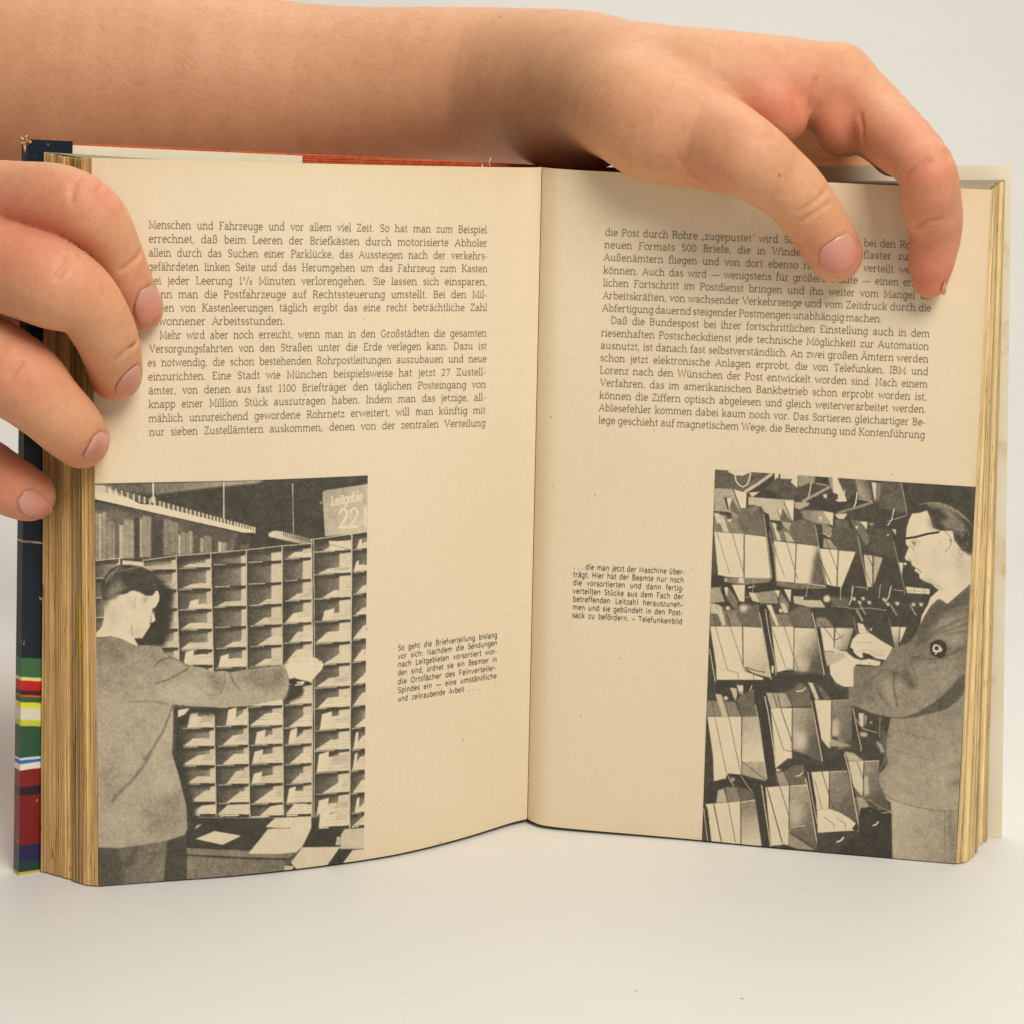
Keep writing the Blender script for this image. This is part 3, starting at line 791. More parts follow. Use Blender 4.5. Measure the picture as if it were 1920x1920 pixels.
def print_left():
    A = Art(170, 880, 690, 1665, 0.13); r = np.random.default_rng(5)
    S = 6.857
    T = lambda n: A.tile(*{1: (160, 880), 2: (420, 880), 3: (160, 1140), 4: (420, 1140), 5: (160, 1400), 6: (420, 1400)}[n], S)
    # ceiling
    T(1)
    A.poly(.3, [(60, 190), (860, 175), (860, 330), (250, 240)], 2)
    A.poly(.5, [(860, 175), (1760, 140), (2260, 120), (2150, 160), (1750, 200), (1300, 260), (900, 318)], 1.5, g=(.38, (900, 250), .6, (2000, 150)))
    A.poly(.30, [(60, 420), (1920, 800), (1920, 1030), (60, 1180)], 1.0, g=(.34, (60, 800), .2, (1920, 800)))
    A.poly(.22, [(60, 420), (1000, 560), (1920, 790), (1920, 850), (1000, 640), (60, 500)], 2)
    A.poly(.3, [(270, 480), (640, 580), (640, 640), (270, 590)], 2)
    for x0, x1, yt, v in ((120, 200, 560, .5), (180, 215, 560, .72), (225, 275, 540, .55), (285, 380, 660, .5), (435, 490, 700, .8), (490, 620, 630, .6),
                          (690, 725, 620, .78), (725, 835, 580, .55), (990, 1090, 620, .45), (1090, 1170, 650, .5), (1180, 1208, 810, .88), (1212, 1310, 780, .52),
                          (1315, 1360, 760, .66), (1455, 1495, 850, .7), (1500, 1597, 820, .5), (1682, 1725, 890, .9), (1725, 1800, 900, .6), (1840, 1872, 870, .5)):
        yb = 1160 - (x0 - 120) * 0.085
        A.poly(v, [(x0, yt), (x1, yt + 20), (x1, yb - 4), (x0, yb)], 1.0, .9)
        A.line(v * .55, 1.0, [((x0 + x1) / 2 + 8, yt + 40), ((x0 + x1) / 2 + 10, yb)], 1.5, .6)
    A.poly(.14, [(620, 600), (690, 600), (690, 1130), (625, 1130)], 1.5)
    A.poly(.14, [(840, 640), (985, 640), (990, 1100), (840, 1110)], 2)
    # lamps
    top = lambda x: 215 + (x - 250) * 0.2615
    A.poly(.96, [(60, 215), (240, 215), (700, 440), (870, 450), (1920, 700), (2090, 745), (2160, 790), (2110, 780), (1990, 780), (1920, 762), (870, 545), (60, 370)])
    A.poly(.8, [(60, 205), (330, 235), (330, 330), (60, 260)], 3)
    xs = [250, 330, 405, 480, 555, 630, 700, 765, 835, 895, 960, 1010, 1070, 1130, 1185, 1240, 1295, 1345, 1400, 1450, 1500, 1550, 1595, 1640, 1685, 1730, 1770, 1815, 1855, 1900, 1935, 1972, 2008, 2048, 2084, 2120, 2150]
    for i in range(1, len(xs)):
        a, b = xs[i - 1], xs[i]; h = 82 - i * 0.7
        A.poly(.34, [(a + 4, top(a) + 4), (b - 20, top(b) + 2), (b - 20, top(b) + h), (a + 4, top(a) + h - 8)], .4, .8 if i > 2 else .4)
        A.poly(.97, [(b - 22, top(b)), (b - 3, top(b) - 2), (b - 3, top(b) + h + 12), (b - 22, top(b) + h + 6)], .3)
    A.line(.95, 2.8, [(858, 180), (862, 365)]); A.poly(.9, [(835, 350), (890, 350), (885, 430), (840, 420)], .6)
    A.line(.88, 2.2, [(1745, 150), (1748, 600)]); A.line(.3, 1, [(1318, 320), (1318, 450)])
    T(2)
    A.poly(.8, [(530, 790), (600, 757), (700, 765), (1075, 860), (1075, 925), (960, 925), (540, 832)], .5, g=(.92, (560, 800), .5, (1060, 900)))
    for k in range(15):
        x = 722 + k * 24; y = 780 + k * 6.2
        A.line(.16, 1.7, [(x, y - 12), (x + 4, y + 36)])
    A.line(.62, 1.5, [(835, 190), (850, 790)]); A.disc(.6, 835, 180, 16)
    A.poly(.3, [(0, 930), (85, 870), (90, 1000), (0, 1010)], 1.5); A.poly(.32, [(165, 950), (290, 900), (290, 985), (165, 995)], 1.5)
    # hanging sign
    A.poly(.70, [(1220, 280), (1250, 252), (1830, 174), (1830, 785), (1262, 832)], .4, g=(.62, (1230, 300), .78, (1700, 800)))
    A.text(.97, "Leitgebie", 1335, 445, 82, 2.6, -0.14, .62)
    A.text(.97, "22", 1430, 728, 175, 4.6, -0.05, .76); A.text(.95, "b", 1760, 700, 150, 4.2, 0, .6)
    A.disc(.5, 1300, 775, 18); A.disc(.8, 1300, 775, 10); A.disc(.7, 1202, 405, 12)
    # pigeon holes ------------------------------------------------
    A.tile(0, 0, 1)
    cols = [((168, 1049), (168, 1240), (170, 1530)), ((224, 1045), (226, 1240), (228, 1530)), ((327.7, 1040), (333.5, 1228), (338, 1530)), ((391, 1033), (397, 1252), (403, 1526)),
            ((456.5, 1027), (459, 1242), (466, 1528)), ((523, 1020), (525, 1236), (529.5, 1522)), ((578, 1007), (582, 1222), (584, 1547)), ((655, 997), (655.5, 1213), (657, 1550)), ((690, 992), (690, 1210), (690, 1550))]
    def cx(i, y):
        (a, b, c) = cols[i]
        return np.interp(y, [a[1], b[1], c[1]], [a[0], b[0], c[0]])
    rows = {0: [1082, 1118, 1155, 1190], 1: [1068, 1105, 1140, 1178, 1213, 1242], 2: [1061, 1100, 1138, 1175, 1213, 1242, 1280, 1320, 1359, 1394, 1430, 1464, 1499, 1522],
            3: [1053, 1094, 1132, 1169, 1208, 1245, 1282, 1318, 1354, 1391, 1427, 1464, 1499, 1522], 4: [1048, 1088, 1128, 1166, 1204, 1242, 1280, 1317, 1354, 1389, 1425, 1463, 1500, 1524],
            5: [1042, 1082, 1120, 1162, 1198, 1237, 1275, 1314, 1357, 1389, 1426, 1463, 1500, 1522], 6: [1030, 1072, 1117, 1159, 1200, 1240, 1283, 1322, 1363, 1402, 1443, 1483, 1522, 1547],
            7: [1026, 1068, 1109, 1149, 1194, 1236, 1278, 1319, 1360, 1401, 1441, 1484, 1521, 1546]}
    for i in range(8):
        prev = cols[i][0][1]
        for j, y in enumerate(rows[i]):
            L, R = cx(i, y) + 1, cx(i + 1, y) - 1; w = R - L
            sl = -0.045 * w
            yt = prev + 3
            A.poly(.3, [(L, yt), (R, yt + sl), (R, y + sl), (L, y)], .5, g=(.14, (L, y - 20), .56 if i < 3 else .5, (R, y - 10)))
            A.poly(.12, [(L, yt - 2), (R, yt - 2 + sl), (R, yt + 5 + sl), (L, yt + 7)], 1.5, .9)
            # bright side wall
            sw = w * (.08 if i < 4 else .30) * (1 if i < 7 else 0)
            if i in (2, 3): sw = w * .14
            if sw > 1: A.poly(.84 if i < 6 else .9, [(R - sw, yt + 4 + sl), (R, yt + 2 + sl), (R, y + sl), (R - sw, y + sl * .5)], .5, .9)
            if i >= 5 and sw > 1 and r.random() < .8:
                A.line(.4, 1, [(R - sw * .45, yt + 14), (R - sw * .2, yt + 14), (R - sw * .2, yt + 20), (R - sw * .5, yt + 20)], .5, .6)
            # letters lying in it
            amt = np.clip((y - 1050) / 260, 0, 1) * (.65 + .35 * r.random()) + (.3 if i >= 5 else 0)
            if r.random() < .45 + amt:
                hh = (6 + 22 * amt * (.5 + .5 * r.random()) + 3 * r.random()); x0 = L + w * (.03 + .30 * r.random())
                t2 = x0 + w * .15 + hh * (.3 + .7 * r.random()); b0 = .86 + .12 * r.random()
                A.poly(b0, [(x0, y - 1.5), (t2, y - hh), (t2 + w * .3, y - hh - 3 * r.random()), (R, y - hh * (.7 + .3 * r.random()) + sl), (R, y - 1 + sl)], .3)
                if r.random() < .5: A.poly(b0 - .2 * r.random(), [(t2 + w * .1, y - hh * .5), (t2 + w * .2, y - hh - 2), (R - 2, y - hh + sl), (R - 2, y - hh * .5 + sl)], .4)
                if r.random() < .25: A.poly(.95, [(x0 + 2, y - 2), (x0 + 6, y - hh - 5), (x0 + w * .35, y - hh - 7 + sl), (x0 + w * .3, y - 3)], .3)
                for q in range(3):
                    yy = y - 2 - hh * (.2 + .25 * q)
                    A.line(.45, .8, [(x0 + w * (.1 + .1 * q), yy), (R - 2, yy + sl * .7)], .3, .5 * r.random() + .2)
            # shelf edge with its label
            A.line(.08, 3.4, [(L, y + 1.6), (R, y + 1.6 + sl)], .6)
            lw = w * (.3 + .3 * r.random()); x0 = L + 2 + w * .08 * r.random()
            A.line(.95, 2.3, [(x0, y + .6), (x0 + lw, y + .6 + sl * lw / w)], .3)
            for q in range(int(lw / 3)):
                if r.random() < .5: A.line(.45, .9, [(x0 + 1.5 + q * 3, y + .8), (x0 + 2.5 + q * 3, y + .6)], .3, .7)
            prev = y
    for i in range(1, 8):
        pts = list(cols[i])
        A.line(.78, 1.7 if i < 6 else 2.2, pts, .3)
        A.line(.12, 1.2, [(x + (2 if i < 6 else 2.6), y) for x, y in pts], .4, .7)
        if i == 6: A.line(.75, 1.3, [(x + 4, y + 2) for x, y in pts], .3)
    A.line(.86, 1.3, [(170, 1050), (225, 1044)]); A.line(.86, 1.3, [(270, 1047), (330, 1038), (440, 1027), (523, 1018), (576, 1014)]); A.line(.85, 1.4, [(576, 1007), (690, 993)])
    # upper row of the tall cabinet
    T(2); A.poly(.9, [(1310, 890), (1490, 895), (1610, 960), (1610, 1000), (1340, 1015)], .5); A.line(.3, 1, [(1320, 930), (1440, 960), (1580, 1000)])
    T(1); A.poly(.9, [(480, 1155), (730, 1175), (740, 1250), (470, 1210)], .5); A.line(.8, 2, [(432, 1135), (440, 1215)]); A.line(.8, 2, [(735, 1145), (738, 1240)])
    # the clerk ---------------------------------------------------
    A.poly(.07, [(880, 1320), (960, 1400), (1130, 1530), (1110, 1700), (1090, 1980), (1000, 2250), (620, 2260), (700, 2100), (860, 1800)], 5)
    A.poly(.94, [(250, 1720), (380, 1600), (560, 1550), (640, 1530), (780, 1590), (860, 1590), (890, 1530), (925, 1540), (940, 1600), (935, 1660), (905, 1720), (870, 1760), (845, 1830), (835, 1920), (820, 1990), (780, 2050), (720, 2150), (640, 2150), (600, 2140), (680, 2240), (600, 2220), (470, 2160), (330, 2120), (135, 2135), (150, 2070), (215, 2010), (240, 1900)])
    A.poly(.45, [(205, 1640), (260, 1560), (330, 1560), (400, 1600), (300, 1700), (260, 1800), (235, 1760)], 3)
    A.poly(.12, [(205, 1600), (200, 1480), (250, 1370), (330, 1260), (430, 1215), (570, 1205), (720, 1230), (840, 1290), (920, 1370), (955, 1430), (920, 1500), (880, 1560), (850, 1600), (770, 1600), (700, 1560), (600, 1530), (520, 1580), (400, 1600), (300, 1650), (230, 1680)], .8)
    A.poly(.42, [(260, 1620), (320, 1480), (450, 1400), (480, 1480), (560, 1500), (420, 1570), (330, 1640)], 4, .9)
    for k in range(16):
        x = 240 + k * 22; A.line(.5, .9, [(x, 1470 - k * 10), (x + 60, 1340 - k * 7), (x + 190, 1265 - k * 2)], .6, .35)
    A.line(.7, 1.2, [(255, 1420), (330, 1320), (430, 1240)], .6, .8); A.line(.65, 1, [(260, 1450), (380, 1300), (470, 1240)], .6, .6)
    for k in range(9): A.disc(.8, 800 + r.random() * 120, 1330 + r.random() * 180, 4, .3, .7)
    A.poly(.3, [(320, 1620), (400, 1570), (430, 1620), (360, 1660)], 2, .7); A.poly(.55, [(740, 1600), (800, 1620), (760, 1700), (730, 1680)], 3, .8)
    A.line(.3, 1.4, [(640, 1620), (610, 1680), (640, 1760)], 1, .5)
    A.poly(.72, [(250, 1760), (420, 1640), (470, 1800), (380, 2100), (200, 2080)], 9, .55); A.poly(.74, [(600, 1960), (760, 1990), (720, 2140), (610, 2140)], 7, .5); A.poly(.7, [(560, 1600), (640, 1640), (620, 1800), (540, 1760)], 5, .5); A.poly(.8, [(700, 1700), (820, 1720), (810, 1860), (700, 1860)], 8, .5)
    T(3)
    A.line(.2, 1.6, [(860, -30), (845, 60), (825, 170)]); A.poly(.97, [(868, 10), (892, 130), (835, 165), (845, 60)], .3)
    A.line(.4, 1.6, [(585, 200), (600, 330)], 1, .8); A.poly(.08, [(700, 400), (800, 260), (900, 150), (960, 300), (900, 420), (760, 450), (640, 430), (615, 360), (720, 355)], 1.5)
    A.poly(.96, [(480, 365), (560, 330), (612, 350), (672, 446), (620, 450), (560, 420)], .4)
    # shadow beside the jacket and its bulk
    A.poly(.09, [(1100, 1200), (1700, 1220), (1700, 1330), (1330, 1300), (1290, 1420), (1230, 1500), (1240, 1900), (1330, 2250), (1400, 2500), (1420, 2700), (1370, 2950), (1290, 3100), (1050, 2960), (1000, 2000)], 4)
    A.poly(.96, [(1180, 1270), (1325, 1243), (1270, 1320), (1180, 1362)], .3)
    jac = [(100, 375), (330, 340), (480, 370), (620, 450), (850, 448), (960, 470), (1010, 545), (1080, 580), (1200, 640), (1310, 690), (1500, 720), (1620, 772), (1760, 755), (1840, 775), (2060, 740), (2500, 680), (2540, 675), (2580, 800), (2592, 900), (2592, 960), (2560, 1110), (2350, 1150), (2080, 1200), (1780, 1222), (1600, 1222), (1300, 1206), (1120, 1200), (1118, 1500), (1112, 1700), (1100, 1830), (1180, 2070), (1240, 2320), (1290, 2520), (1302, 2800), (1255, 2910), (1060, 2980), (700, 3060), (380, 3096), (100, 3090)]
    A.poly(.58, jac, .5, g=(.44, (300, 380), .62, (700, 1200)))
    A.poly(.40, [(120, 400), (400, 420), (500, 520), (420, 700), (130, 640)], 6, .8)
    A.poly(.72, [(860, 960), (1500, 1000), (1560, 1190), (1100, 1190), (900, 1120)], 7, .7)
    A.poly(.40, [(1900, 760), (2520, 690), (2590, 930), (2300, 1000), (2000, 900)], 8, .8)
    A.poly(.38, [(1540, 760), (1720, 780), (1740, 900), (1640, 1060)], 5, .7)
    A.poly(.36, [(150, 2100), (320, 1900), (500, 2300), (200, 2700)], 9, .35); A.poly(.42, [(700, 2500), (1250, 2300), (1290, 2800), (800, 2950)], 12, .6)
    A.poly(.68, [(780, 1780), (1090, 1240), (1110, 1700), (1090, 1860), (1150, 2300), (800, 2300)], 6, .7)
    for w, al, p in ((2.6, .85, [(880, 725), (905, 680), (960, 630), (1070, 590), (1190, 630), (1310, 705), (1290, 745), (1200, 800), (1050, 880), (900, 930)]), (3.6, .8, [(1110, 1215), (1060, 1360), (990, 1540), (860, 1770), (740, 1910)]),
                     (5, .8, [(840, 1820), (760, 1960), (680, 2080), (560, 2220), (440, 2340), (340, 2460)]), (4, .5, [(560, 1175), (700, 1165), (860, 1158), (1050, 1192)]), (2, .6, [(1510, 1040), (1620, 1075), (1720, 1030), (1770, 900), (1760, 790)]),
                     (3.4, .6, [(1830, 770), (1880, 900), (1960, 990)]), (9, .3, [(620, 1500), (760, 1400)]), (2, .5, [(1190, 2310), (1250, 2290)]), (1.6, .4, [(820, 2300), (830, 2680)])):
        A.line(.24 if w < 8 else .42, w, p, w * .95 if w < 8 else 9, al * .85)
    A.line(.3, 1.0, jac[-8:-1], 1, .4)
    # hand
    T(4)
    A.poly(.95, [(752, 680), (800, 655), (870, 622), (960, 600), (1060, 588), (1130, 592), (1180, 605), (1235, 640), (1258, 680), (1240, 745), (1195, 790), (1150, 835), (1105, 885), (1070, 893), (1000, 882), (940, 860), (880, 845), (812, 862), (790, 780)], .3)
    A.poly(.25, [(1180, 590), (1240, 590), (1250, 620), (1200, 640)], .4)
    for p in ([(1120, 640), (1180, 650), (1230, 660)], [(1140, 700), (1230, 715)], [(1130, 760), (1200, 780)], [(860, 630), (960, 640), (1080, 620)]): A.line(.5, 1, p, .5, .7)
    A.poly(.06, [(815, 868), (880, 848), (950, 870), (1080, 898), (1070, 940), (900, 950), (820, 920)], .8); A.line(.95, 2.6, [(890, 938), (990, 925)]); A.line(.95, 3.2, [(920, 905), (1000, 902)])
    A.poly(.09, [(760, 1130), (830, 950), (1000, 960), (990, 1080), (900, 1130), (780, 1180)], 3)
    # trousers and desk
    T(5)
    A.poly(.30, [(150, 1282), (380, 1290), (700, 1245), (1045, 1180), (1040, 1400), (1000, 1720), (150, 1820)], .5, g=(.24, (200, 1400), .4, (900, 1500)))
    A.poly(.17, [(150, 1300), (390, 1300), (480, 1480), (440, 1820), (150, 1820)], 4, .8); A.poly(.16, [(600, 1280), (690, 1260), (590, 1500), (510, 1560)], 4, .8); A.poly(.2, [(890, 1220), (930, 1220), (880, 1450), (830, 1500)], 3, .7)
    A.poly(.16, [(1045, 1180), (1290, 1090), (1300, 1270), (1300, 1760), (1000, 1760)], 1)
    A.poly(.10, [(1400, 860), (1920, 870), (3000, 870), (3000, 1300), (1290, 1275), (1300, 1080), (1390, 1000)], 1)
    A.poly(.42, [(1290, 1268), (1920, 1285), (2740, 1340), (2740, 1400), (1920, 1370), (1300, 1350)], .6); A.line(.12, 1.8, [(1300, 1358), (1920, 1385), (2600, 1400)])
    A.poly(.38, [(1300, 1372), (1920, 1400), (2580, 1420), (2560, 1600), (1300, 1720)], .8, g=(.44, (1300, 1400), .34, (2500, 1500)))
    A.line(.2, 1, [(1370, 1560), (1400, 1550), (1420, 1580), (1390, 1620), (1440, 1640)], .5, .8)
    A.poly(.92, [(1408, 1148), (1650, 1040), (1960, 1092), (1985, 1100), (1750, 1218)], .3); A.poly(.9, [(1395, 1030), (1430, 970), (1485, 955)], .3)
    A.line(.6, 1.6, [(1440, 865), (3000, 860)], .4, .6)
    T(6)
    A.poly(.9, [(300, 1332), (552, 1012), (700, 1000), (520, 985), (640, 870), (1115, 858), (1120, 1000), (1000, 1260), (920, 1322), (700, 1335)], .3)
    A.line(.25, 1.4, [(540, 1000), (650, 1000), (840, 1000)], .4); A.poly(.07, [(1120, 1040), (1560, 1030), (1440, 1255), (1000, 1255)], .4); A.poly(.22, [(800, 1400), (920, 1330), (990, 1260), (870, 1450), (780, 1490)], .6)
    A.poly(.86, [(855, 1455), (1000, 1258), (1490, 1262), (1400, 1400), (1310, 1520), (950, 1560)], .3); A.line(.95, 1.8, [(1490, 1270), (1390, 1400), (1310, 1515)])
    A.poly(.78, [(1500, 1290), (1515, 1100), (1560, 1035), (1840, 1028), (1840, 1300)], .3); A.poly(.7, [(1440, 1240), (1460, 1130), (1510, 1130), (1500, 1240)], .3)
    A.poly(.06, [(1490, 1295), (1660, 1310), (1520, 1490), (1360, 1510)], .3); A.poly(.88, [(1670, 1312), (1840, 1305), (1840, 1470), (1530, 1495)], .3)
    A.poly(.75, [(770, 1490), (900, 1500), (860, 1560), (770, 1570)], .6)
    A.finish(.085)
    return A

def print_right():
    A = Art(1300, 875, 1835, 1630, 0.13); r = np.random.default_rng(9)
    S = 6.857
    T = lambda n: A.tile(*{1: (1310, 870), 2: (1570, 870), 3: (1310, 1130), 4: (1570, 1130), 5: (1310, 1370), 6: (1570, 1370)}[n], S)
    P, L = A.poly, A.line
    T(1)      # top row of machine pockets
    P(.26, [(200, 80), (930, 80), (900, 170), (600, 375), (200, 320)], .4); P(.95, [(385, 80), (680, 80), (665, 130), (565, 172), (470, 168), (390, 130)], .4)
    L(.92, 2.3, [(472, 165), (480, 235), (520, 290), (570, 312), (620, 285), (650, 220), (668, 125)]); L(.75, 6, [(600, 372), (760, 270), (925, 150)], .5); L(.45, 3, [(560, 340), (760, 200)], 2, .6)
    P(.95, [(975, 80), (1030, 80), (1020, 240), (975, 240)], .4); P(.22, [(1000, 190), (1200, 210), (1240, 310), (1240, 460), (1000, 450), (800, 380)], .6)
    P(.92, [(1040, 80), (1275, 80), (1262, 312), (1180, 240), (1200, 200), (1050, 200)], .4); P(.5, [(1270, 80), (1500, 80), (1480, 260), (1350, 300), (1270, 290)], 1)
    P(.18, [(1240, 320), (1420, 250), (1660, 280), (1660, 330), (1300, 480), (1240, 460)], .6); L(.8, 2, [(1440, 240), (1410, 400), (1380, 470), (1340, 498)], .4); L(.55, 5, [(1330, 480), (1500, 390), (1660, 300)], .6); L(.8, 1.2, [(1500, 250), (1640, 270), (1665, 300)])
    P(.5, [(1650, 80), (1720, 80), (1750, 360), (1680, 300)], 1); P(.93, [(1710, 80), (1780, 80), (1895, 470), (1745, 470), (1830, 400), (1720, 365)], .4); P(.8, [(1590, 390), (1640, 380), (1640, 440), (1600, 430)], .6)
    P(.9, [(645, 385), (790, 372), (690, 445)], .4); P(.12, [(690, 445), (1000, 470), (1000, 380), (830, 340)], 1)
    P(.62, [(205, 335), (450, 345), (560, 640), (205, 645)], .4); P(.95, [(450, 345), (618, 392), (612, 580), (545, 590)], .4); P(.12, [(618, 400), (640, 440), (625, 580), (610, 580)], .5)
    P(.14, [(328, 450), (420, 450), (400, 580), (380, 620)], .4); P(.96, [(365, 458), (432, 458), (412, 600), (390, 580)], .3); P(.34, [(432, 460), (545, 640), (520, 770), (420, 640), (405, 560)], .4); P(.6, [(390, 590), (540, 700), (510, 775), (470, 760)], .8)
    L(.1, 1.6, [(205, 630), (380, 640)]); L(.14, 2, [(450, 350), (548, 620)])
    P(.74, [(640, 440), (1220, 470), (1205, 740), (1040, 735), (900, 725), (800, 560), (640, 545)], .4); P(.95, [(1090, 485), (1220, 482), (1207, 740)], .3); P(.2, [(640, 545), (730, 540), (780, 600), (640, 580)], 1)
    P(.3, [(1000, 575), (1080, 580), (1195, 760), (1160, 870), (1050, 730)], .4); P(.95, [(1012, 582), (1068, 580), (1050, 690)], .3); P(.62, [(1060, 740), (1190, 760), (1160, 870), (1080, 800)], .6); L(.15, 1.8, [(1090, 490), (1195, 750)])
    P(.66, [(1230, 490), (1420, 500), (1400, 540), (1290, 590), (1230, 560)], .6); P(.16, [(1225, 560), (1300, 600), (1350, 700), (1220, 700)], .5)
    P(.5, [(1300, 590), (1600, 600), (1720, 780), (1500, 760), (1340, 700)], .8, g=(.4, (1300, 640), .6, (1600, 640))); P(.94, [(1590, 600), (1722, 622), (1715, 790)], .3); P(.9, [(1530, 672), (1580, 672), (1565, 745)], .3); P(.5, [(1570, 750), (1720, 820), (1680, 930), (1590, 870)], .6); L(.75, 2, [(1590, 880), (1680, 930), (1700, 880)], .5)
    P(.85, [(1740, 640), (1900, 630), (1850, 700), (1780, 690)], .6); P(.3, [(1740, 700), (1920, 720), (1920, 820), (1760, 800)], 1)
    # pockets below the handles
    P(.45, [(205, 660), (560, 700), (590, 910), (200, 890)], .6); P(.88, [(205, 655), (260, 655), (330, 880), (280, 880)], .4); P(.8, [(250, 655), (330, 700), (385, 890), (335, 890)], .4); P(.4, [(215, 780), (285, 780), (320, 885), (230, 885)], .5); A.disc(.9, 400, 735, 26, .5); A.disc(.12, 395, 700, 30, .6, .8)
    P(.95, [(200, 890), (582, 912), (578, 1470), (380, 1462), (240, 1432)], .3); P(.94, [(592, 912), (862, 942), (935, 1470), (590, 1472)], .4); P(.2, [(175, 930), (205, 900), (255, 1430), (180, 1430)], .6)
    L(.15, 1.7, [(583, 915), (578, 1470)], .5); L(.3, 1.1, [(230, 870), (400, 1420)]); L(.25, 1.2, [(400, 780), (440, 930), (575, 1400)])
    P(.33, [(545, 595), (640, 575), (770, 560), (830, 640), (880, 935), (590, 912), (500, 780)], .8); P(.55, [(640, 580), (740, 560), (760, 600), (640, 620)], 2, .7)
    P(.09, [(830, 630), (900, 650), (960, 1000), (990, 1500), (930, 1545), (870, 950)], .5); L(.85, 1.0, [(832, 650), (880, 1000), (935, 1470)]); L(.6, 1.0, [(905, 860), (960, 1150), (990, 1500)])
    P(.4, [(900, 740), (1200, 870), (1240, 1010), (960, 990)], .8); P(.85, [(940, 760), (985, 770), (1055, 985), (1010, 985)], .4); A.disc(.15, 1030, 830, 38, 1); P(.7, [(1090, 870), (1150, 890), (1235, 1000), (1120, 995)], .6)
    P(.95, [(960, 992), (1242, 1022), (1230, 1522), (1000, 1502)], .3); P(.93, [(1252, 1022), (1545, 1052), (1620, 1530), (1232, 1530)], .4, g=(.95, (1400, 1300), .2, (1570, 1330)))
    P(.28, [(1545, 1080), (1615, 1530), (1440, 1530), (1480, 1200)], 3); P(.6, [(945, 1040), (990, 1050), (990, 1300)], 2)
    L(.2, 1.6, [(1247, 1022), (1225, 1525)], .5); L(.28, 1.1, [(965, 1080), (1100, 1450)]); L(.2, 1.2, [(1080, 870), (1120, 1000), (1225, 1350), (1262, 1470)])
    P(.31, [(1200, 740), (1300, 715), (1480, 745), (1540, 1050), (1240, 1010), (1150, 880)], .8); P(.09, [(1490, 765), (1570, 850), (1595, 1075), (1545, 1075)], .5); L(.8, 1, [(1490, 780), (1535, 1050), (1620, 1530)])
    P(.55, [(1600, 950), (1680, 960), (1770, 1080), (1590, 1070)], .6); P(.25, [(1690, 930), (1720, 800), (1990, 820), (2090, 1000), (2090, 1110), (1780, 1090)], .8)
    P(.95, [(1550, 1082), (1782, 1092), (1762, 1565), (1640, 1535)], .3); P(.93, [(1792, 1098), (2010, 1112), (1830, 1565), (1770, 1560)], .5); L(.15, 2, [(1785, 1095), (1765, 1570)], .5); L(.2, 1.3, [(1620, 960), (1770, 1350)]); L(.15, 1.6, [(1560, 1230), (1690, 1530)])
    # shelf between the rows
    P(.10, [(160, 1450), (380, 1470), (930, 1540), (1640, 1560), (1920, 1580), (1920, 1680), (1200, 1680), (160, 1620)], .8); P(.42, [(380, 1470), (930, 1472), (905, 1515), (600, 1555), (375, 1535)], .5); P(.7, [(335, 1470), (375, 1480), (370, 1530), (330, 1520)], .6); P(.9, [(520, 1470), (585, 1475), (580, 1540), (510, 1530)], .6)
    P(.38, [(1000, 1500), (1130, 1520), (1620, 1540), (1600, 1590), (1230, 1600), (1000, 1560)], .5); P(.9, [(630, 1600), (740, 1575), (640, 1580)], .4); L(.85, 1.2, [(1400, 1530), (1615, 1555), (1615, 1580)])
    P(.6, [(155, 1600), (295, 1592), (345, 1775), (155, 1795)], .4); P(.95, [(420, 1560), (592, 1560), (585, 1775), (512, 1765)], .3); P(.95, [(330, 1592), (380, 1592), (370, 1720), (350, 1690)], .3); P(.38, [(380, 1592), (500, 1760), (490, 1900), (360, 1740)], .5); L(.1, 3, [(285, 1610), (345, 1770)], .6); L(.12, 2, [(425, 1570), (515, 1765)])
    P(.52, [(720, 1660), (980, 1620), (1020, 1790), (790, 1790)], .6); P(.93, [(975, 1622), (1035, 1622), (1020, 1720)], .3); P(.94, [(1090, 1605), (1182, 1610), (1170, 1770)], .3); P(.4, [(1040, 1640), (1160, 1800), (1140, 1920), (1030, 1780)], .5); P(.85, [(640, 1650), (720, 1660), (780, 1780), (690, 1760)], .5)
    P(.75, [(1210, 1690), (1350, 1700), (1330, 1740), (1560, 1740), (1620, 1830), (1420, 1830), (1220, 1780)], .6); A.disc(.9, 1640, 1720, 44, 1.5); P(.3, [(1690, 1700), (1920, 1700), (1920, 1820), (1700, 1830)], 1)
    L(.7, .9, [(508, 1420), (500, 1650), (560, 1722), (640, 1710), (660, 1680)]); L(.7, .9, [(708, 1460), (690, 1640)]); L(.75, 1, [(1400, 1540), (1370, 1690)]); L(.8, 1, [(1815, 1560), (1812, 1730)])
    T(2)      # darker pockets to the right
    P(.22, [(0, 60), (200, 60), (250, 340), (120, 460), (0, 200)], 1); P(.55, [(200, 70), (390, 90), (440, 460), (270, 430)], 2, g=(.55, (260, 300), .2, (420, 200))); P(.85, [(430, 220), (495, 230), (490, 400), (470, 470)], .5); P(.45, [(500, 230), (580, 240), (540, 420), (490, 480)], 2); P(.24, [(560, 200), (810, 215), (885, 610), (520, 560)], 1); L(.7, 1, [(812, 225), (885, 600), (875, 640), (620, 720)], .4)
    P(.9, [(0, 200), (110, 470), (0, 480)], .4); L(.9, 2.4, [(245, 355), (225, 490), (200, 550)]); L(.9, 2, [(85, 325), (75, 400)]); L(.85, 2, [(718, 555), (690, 690), (640, 765)]); L(.6, 5, [(0, 620), (200, 560), (430, 480)], 1, .7); L(.8, 1.2, [(260, 435), (430, 462)])
